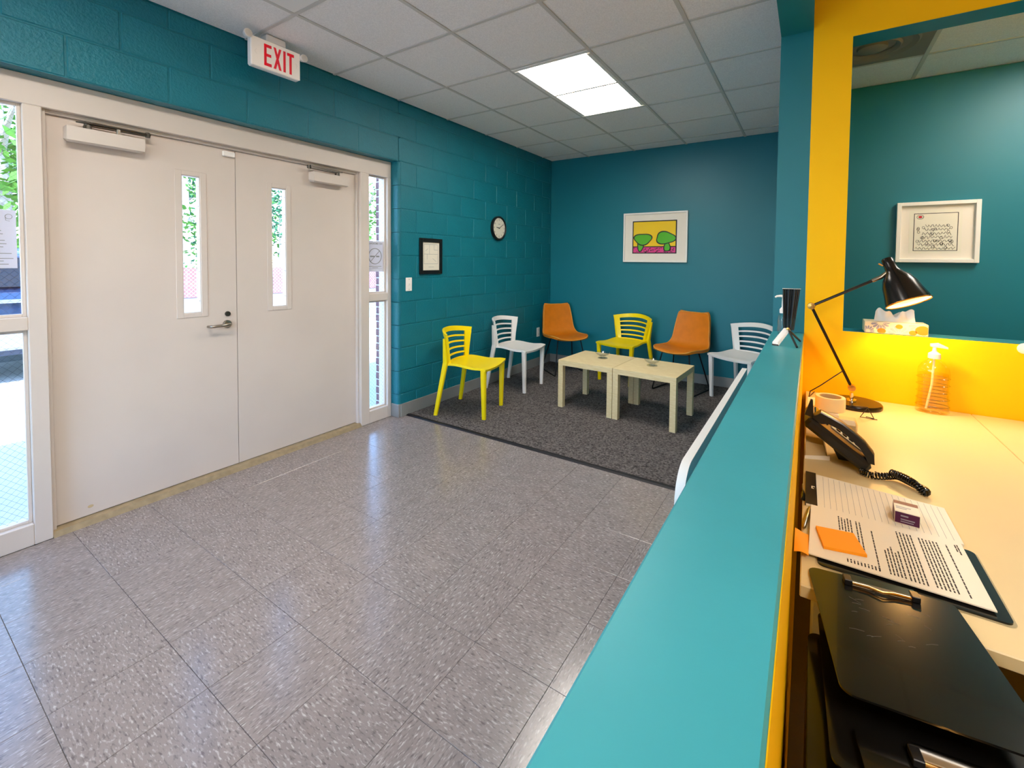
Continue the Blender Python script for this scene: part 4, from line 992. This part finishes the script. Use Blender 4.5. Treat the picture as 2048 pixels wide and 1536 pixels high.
for k in range(8): MB().box(-.032, -.038+.009*k, .004, .032, -.0365+.009*k, .05+.004*(k % 3), Matrix.Rotation(R(-4), 4, 'X')).build('card', 'paper' if k % 3 else 'tan_card', c3)
we = thing('wire_easel', 'small black wire easel standing in front of the lamp base', 'easel', (.19, 2.235, DZ))
MB().tube([(-.05, -.03, .05), (-.03, -.02, .058), (.02, .0, .055), (.045, .04, .003), (.02, .05, .003)], .0018, 6).tube([(.02, 0, .055), (-.0, .035, .003), (.055, .03, .003)], .0018, 6).build('wire', 'black_metal', we, smooth=60)
c4 = thing('tan_carton', 'small tan cardboard carton under the raised end of telephone', 'carton', (.034, 1.765, DZ))
MB().hull([(-.03, -.075, 0), (.03, -.05, 0), (-.03, .07, 0), (.03, .07, 0), (-.03, -.075, .055), (.018, -.05, .045), (-.03, .07, .055), (.018, .07, .045)]).build('carton', 'tan_card', c4)
MB().hull([(-.032, -.08, .0), (.036, -.052, 0), (-.032, -.077, 0), (.036, -.049, 0), (-.032, -.08, .010), (.036, -.052, .014), (-.032, -.077, .010), (.036, -.049, .014)]).build('paper_edge', 'white_paint', c4)
# black file cart with clipboards in front of the desk
ct = thing('file_cart', 'black file cart in front of the desk, holding the clipboards', 'cart', (.015, .40, 0))
MB().cbox(0, 0, .05, .42, .595, .66, .006).build('body', 'black_plastic', ct)
for x in (.04, .38):
    for y_ in (.04, .555): MB().lathe([(0, -.012), (.022, -.011), (.025, 0), (.022, .011), (0, .012)], 14, Matrix.Translation((x, y_, .025)) @ RY).build('caster', 'tyre', ct, smooth=50)
def clipboard(label, cx, cy, z, rz, tilt, clip=True):
    t = thing('clipboard', label, 'clipboard', (cx, cy, z), rot=(tilt, 0, rz), group='black clipboards')
    MB().prism(rrect(-.1145, -.159, .1145, .159, .018), -.0015, .0015).build('board', 'black_gloss', t, smooth=20)
    if clip:
        b_ = MB().hull([(-.056, .128, .0016), (.056, .128, .0016), (-.056, .152, .0016), (.056, .152, .0016), (-.056, .132, .009), (.056, .132, .009), (-.054, .150, .011), (.054, .150, .011)]).build('clip', 'chrome', t, label='polished metal clip')
        MB().tube([(-.056, .128, .006), (-.02, .126, .007), (.0, .118, .008), (.02, .126, .007), (.056, .128, .006)], .0025, 6).build('spring_bar', 'brass', b_, smooth=60)
        for s_ in (-1, 1): MB().cbox(s_*.058, .124, .002, s_*.045, .145, .012, .001).build('end_cap', 'black_plastic', b_)
    return t
top_cb = clipboard('black clipboard overhanging the desk edge, topmost of the pile', .147, .934, .7665, R(7.5), R(-3))
clipboard('black clipboard nearest the viewer, its clip just below the topmost one', .205, .62, .739, R(9), R(0))
clipboard('black clipboard just under the topmost one, shifted left', .15, .855, .722, R(2), R(-2), False)
clipboard('black clipboard third from the top, nearest the low wall', .13, .82, .694, R(0), R(-1), False)
sc_ = MB(); rnd = random.Random(21)
for _ in range(18):
    x, y_ = rnd.uniform(-.08, .06), rnd.uniform(-.02, .11); a_ = rnd.uniform(-.9, .5); l_ = rnd.uniform(.006, .022)
    sc_.tube([(x, y_, .0016), (x+l_*.5*math.cos(a_), y_+l_*.5*math.sin(a_)+.001, .0017), (x+l_*math.cos(a_), y_+l_*math.sin(a_), .0016)], .00017, 3, cap=False)
sc_.build('scratches', 'grey_ink', top_cb, kind='stuff', label='fine pale scratches')
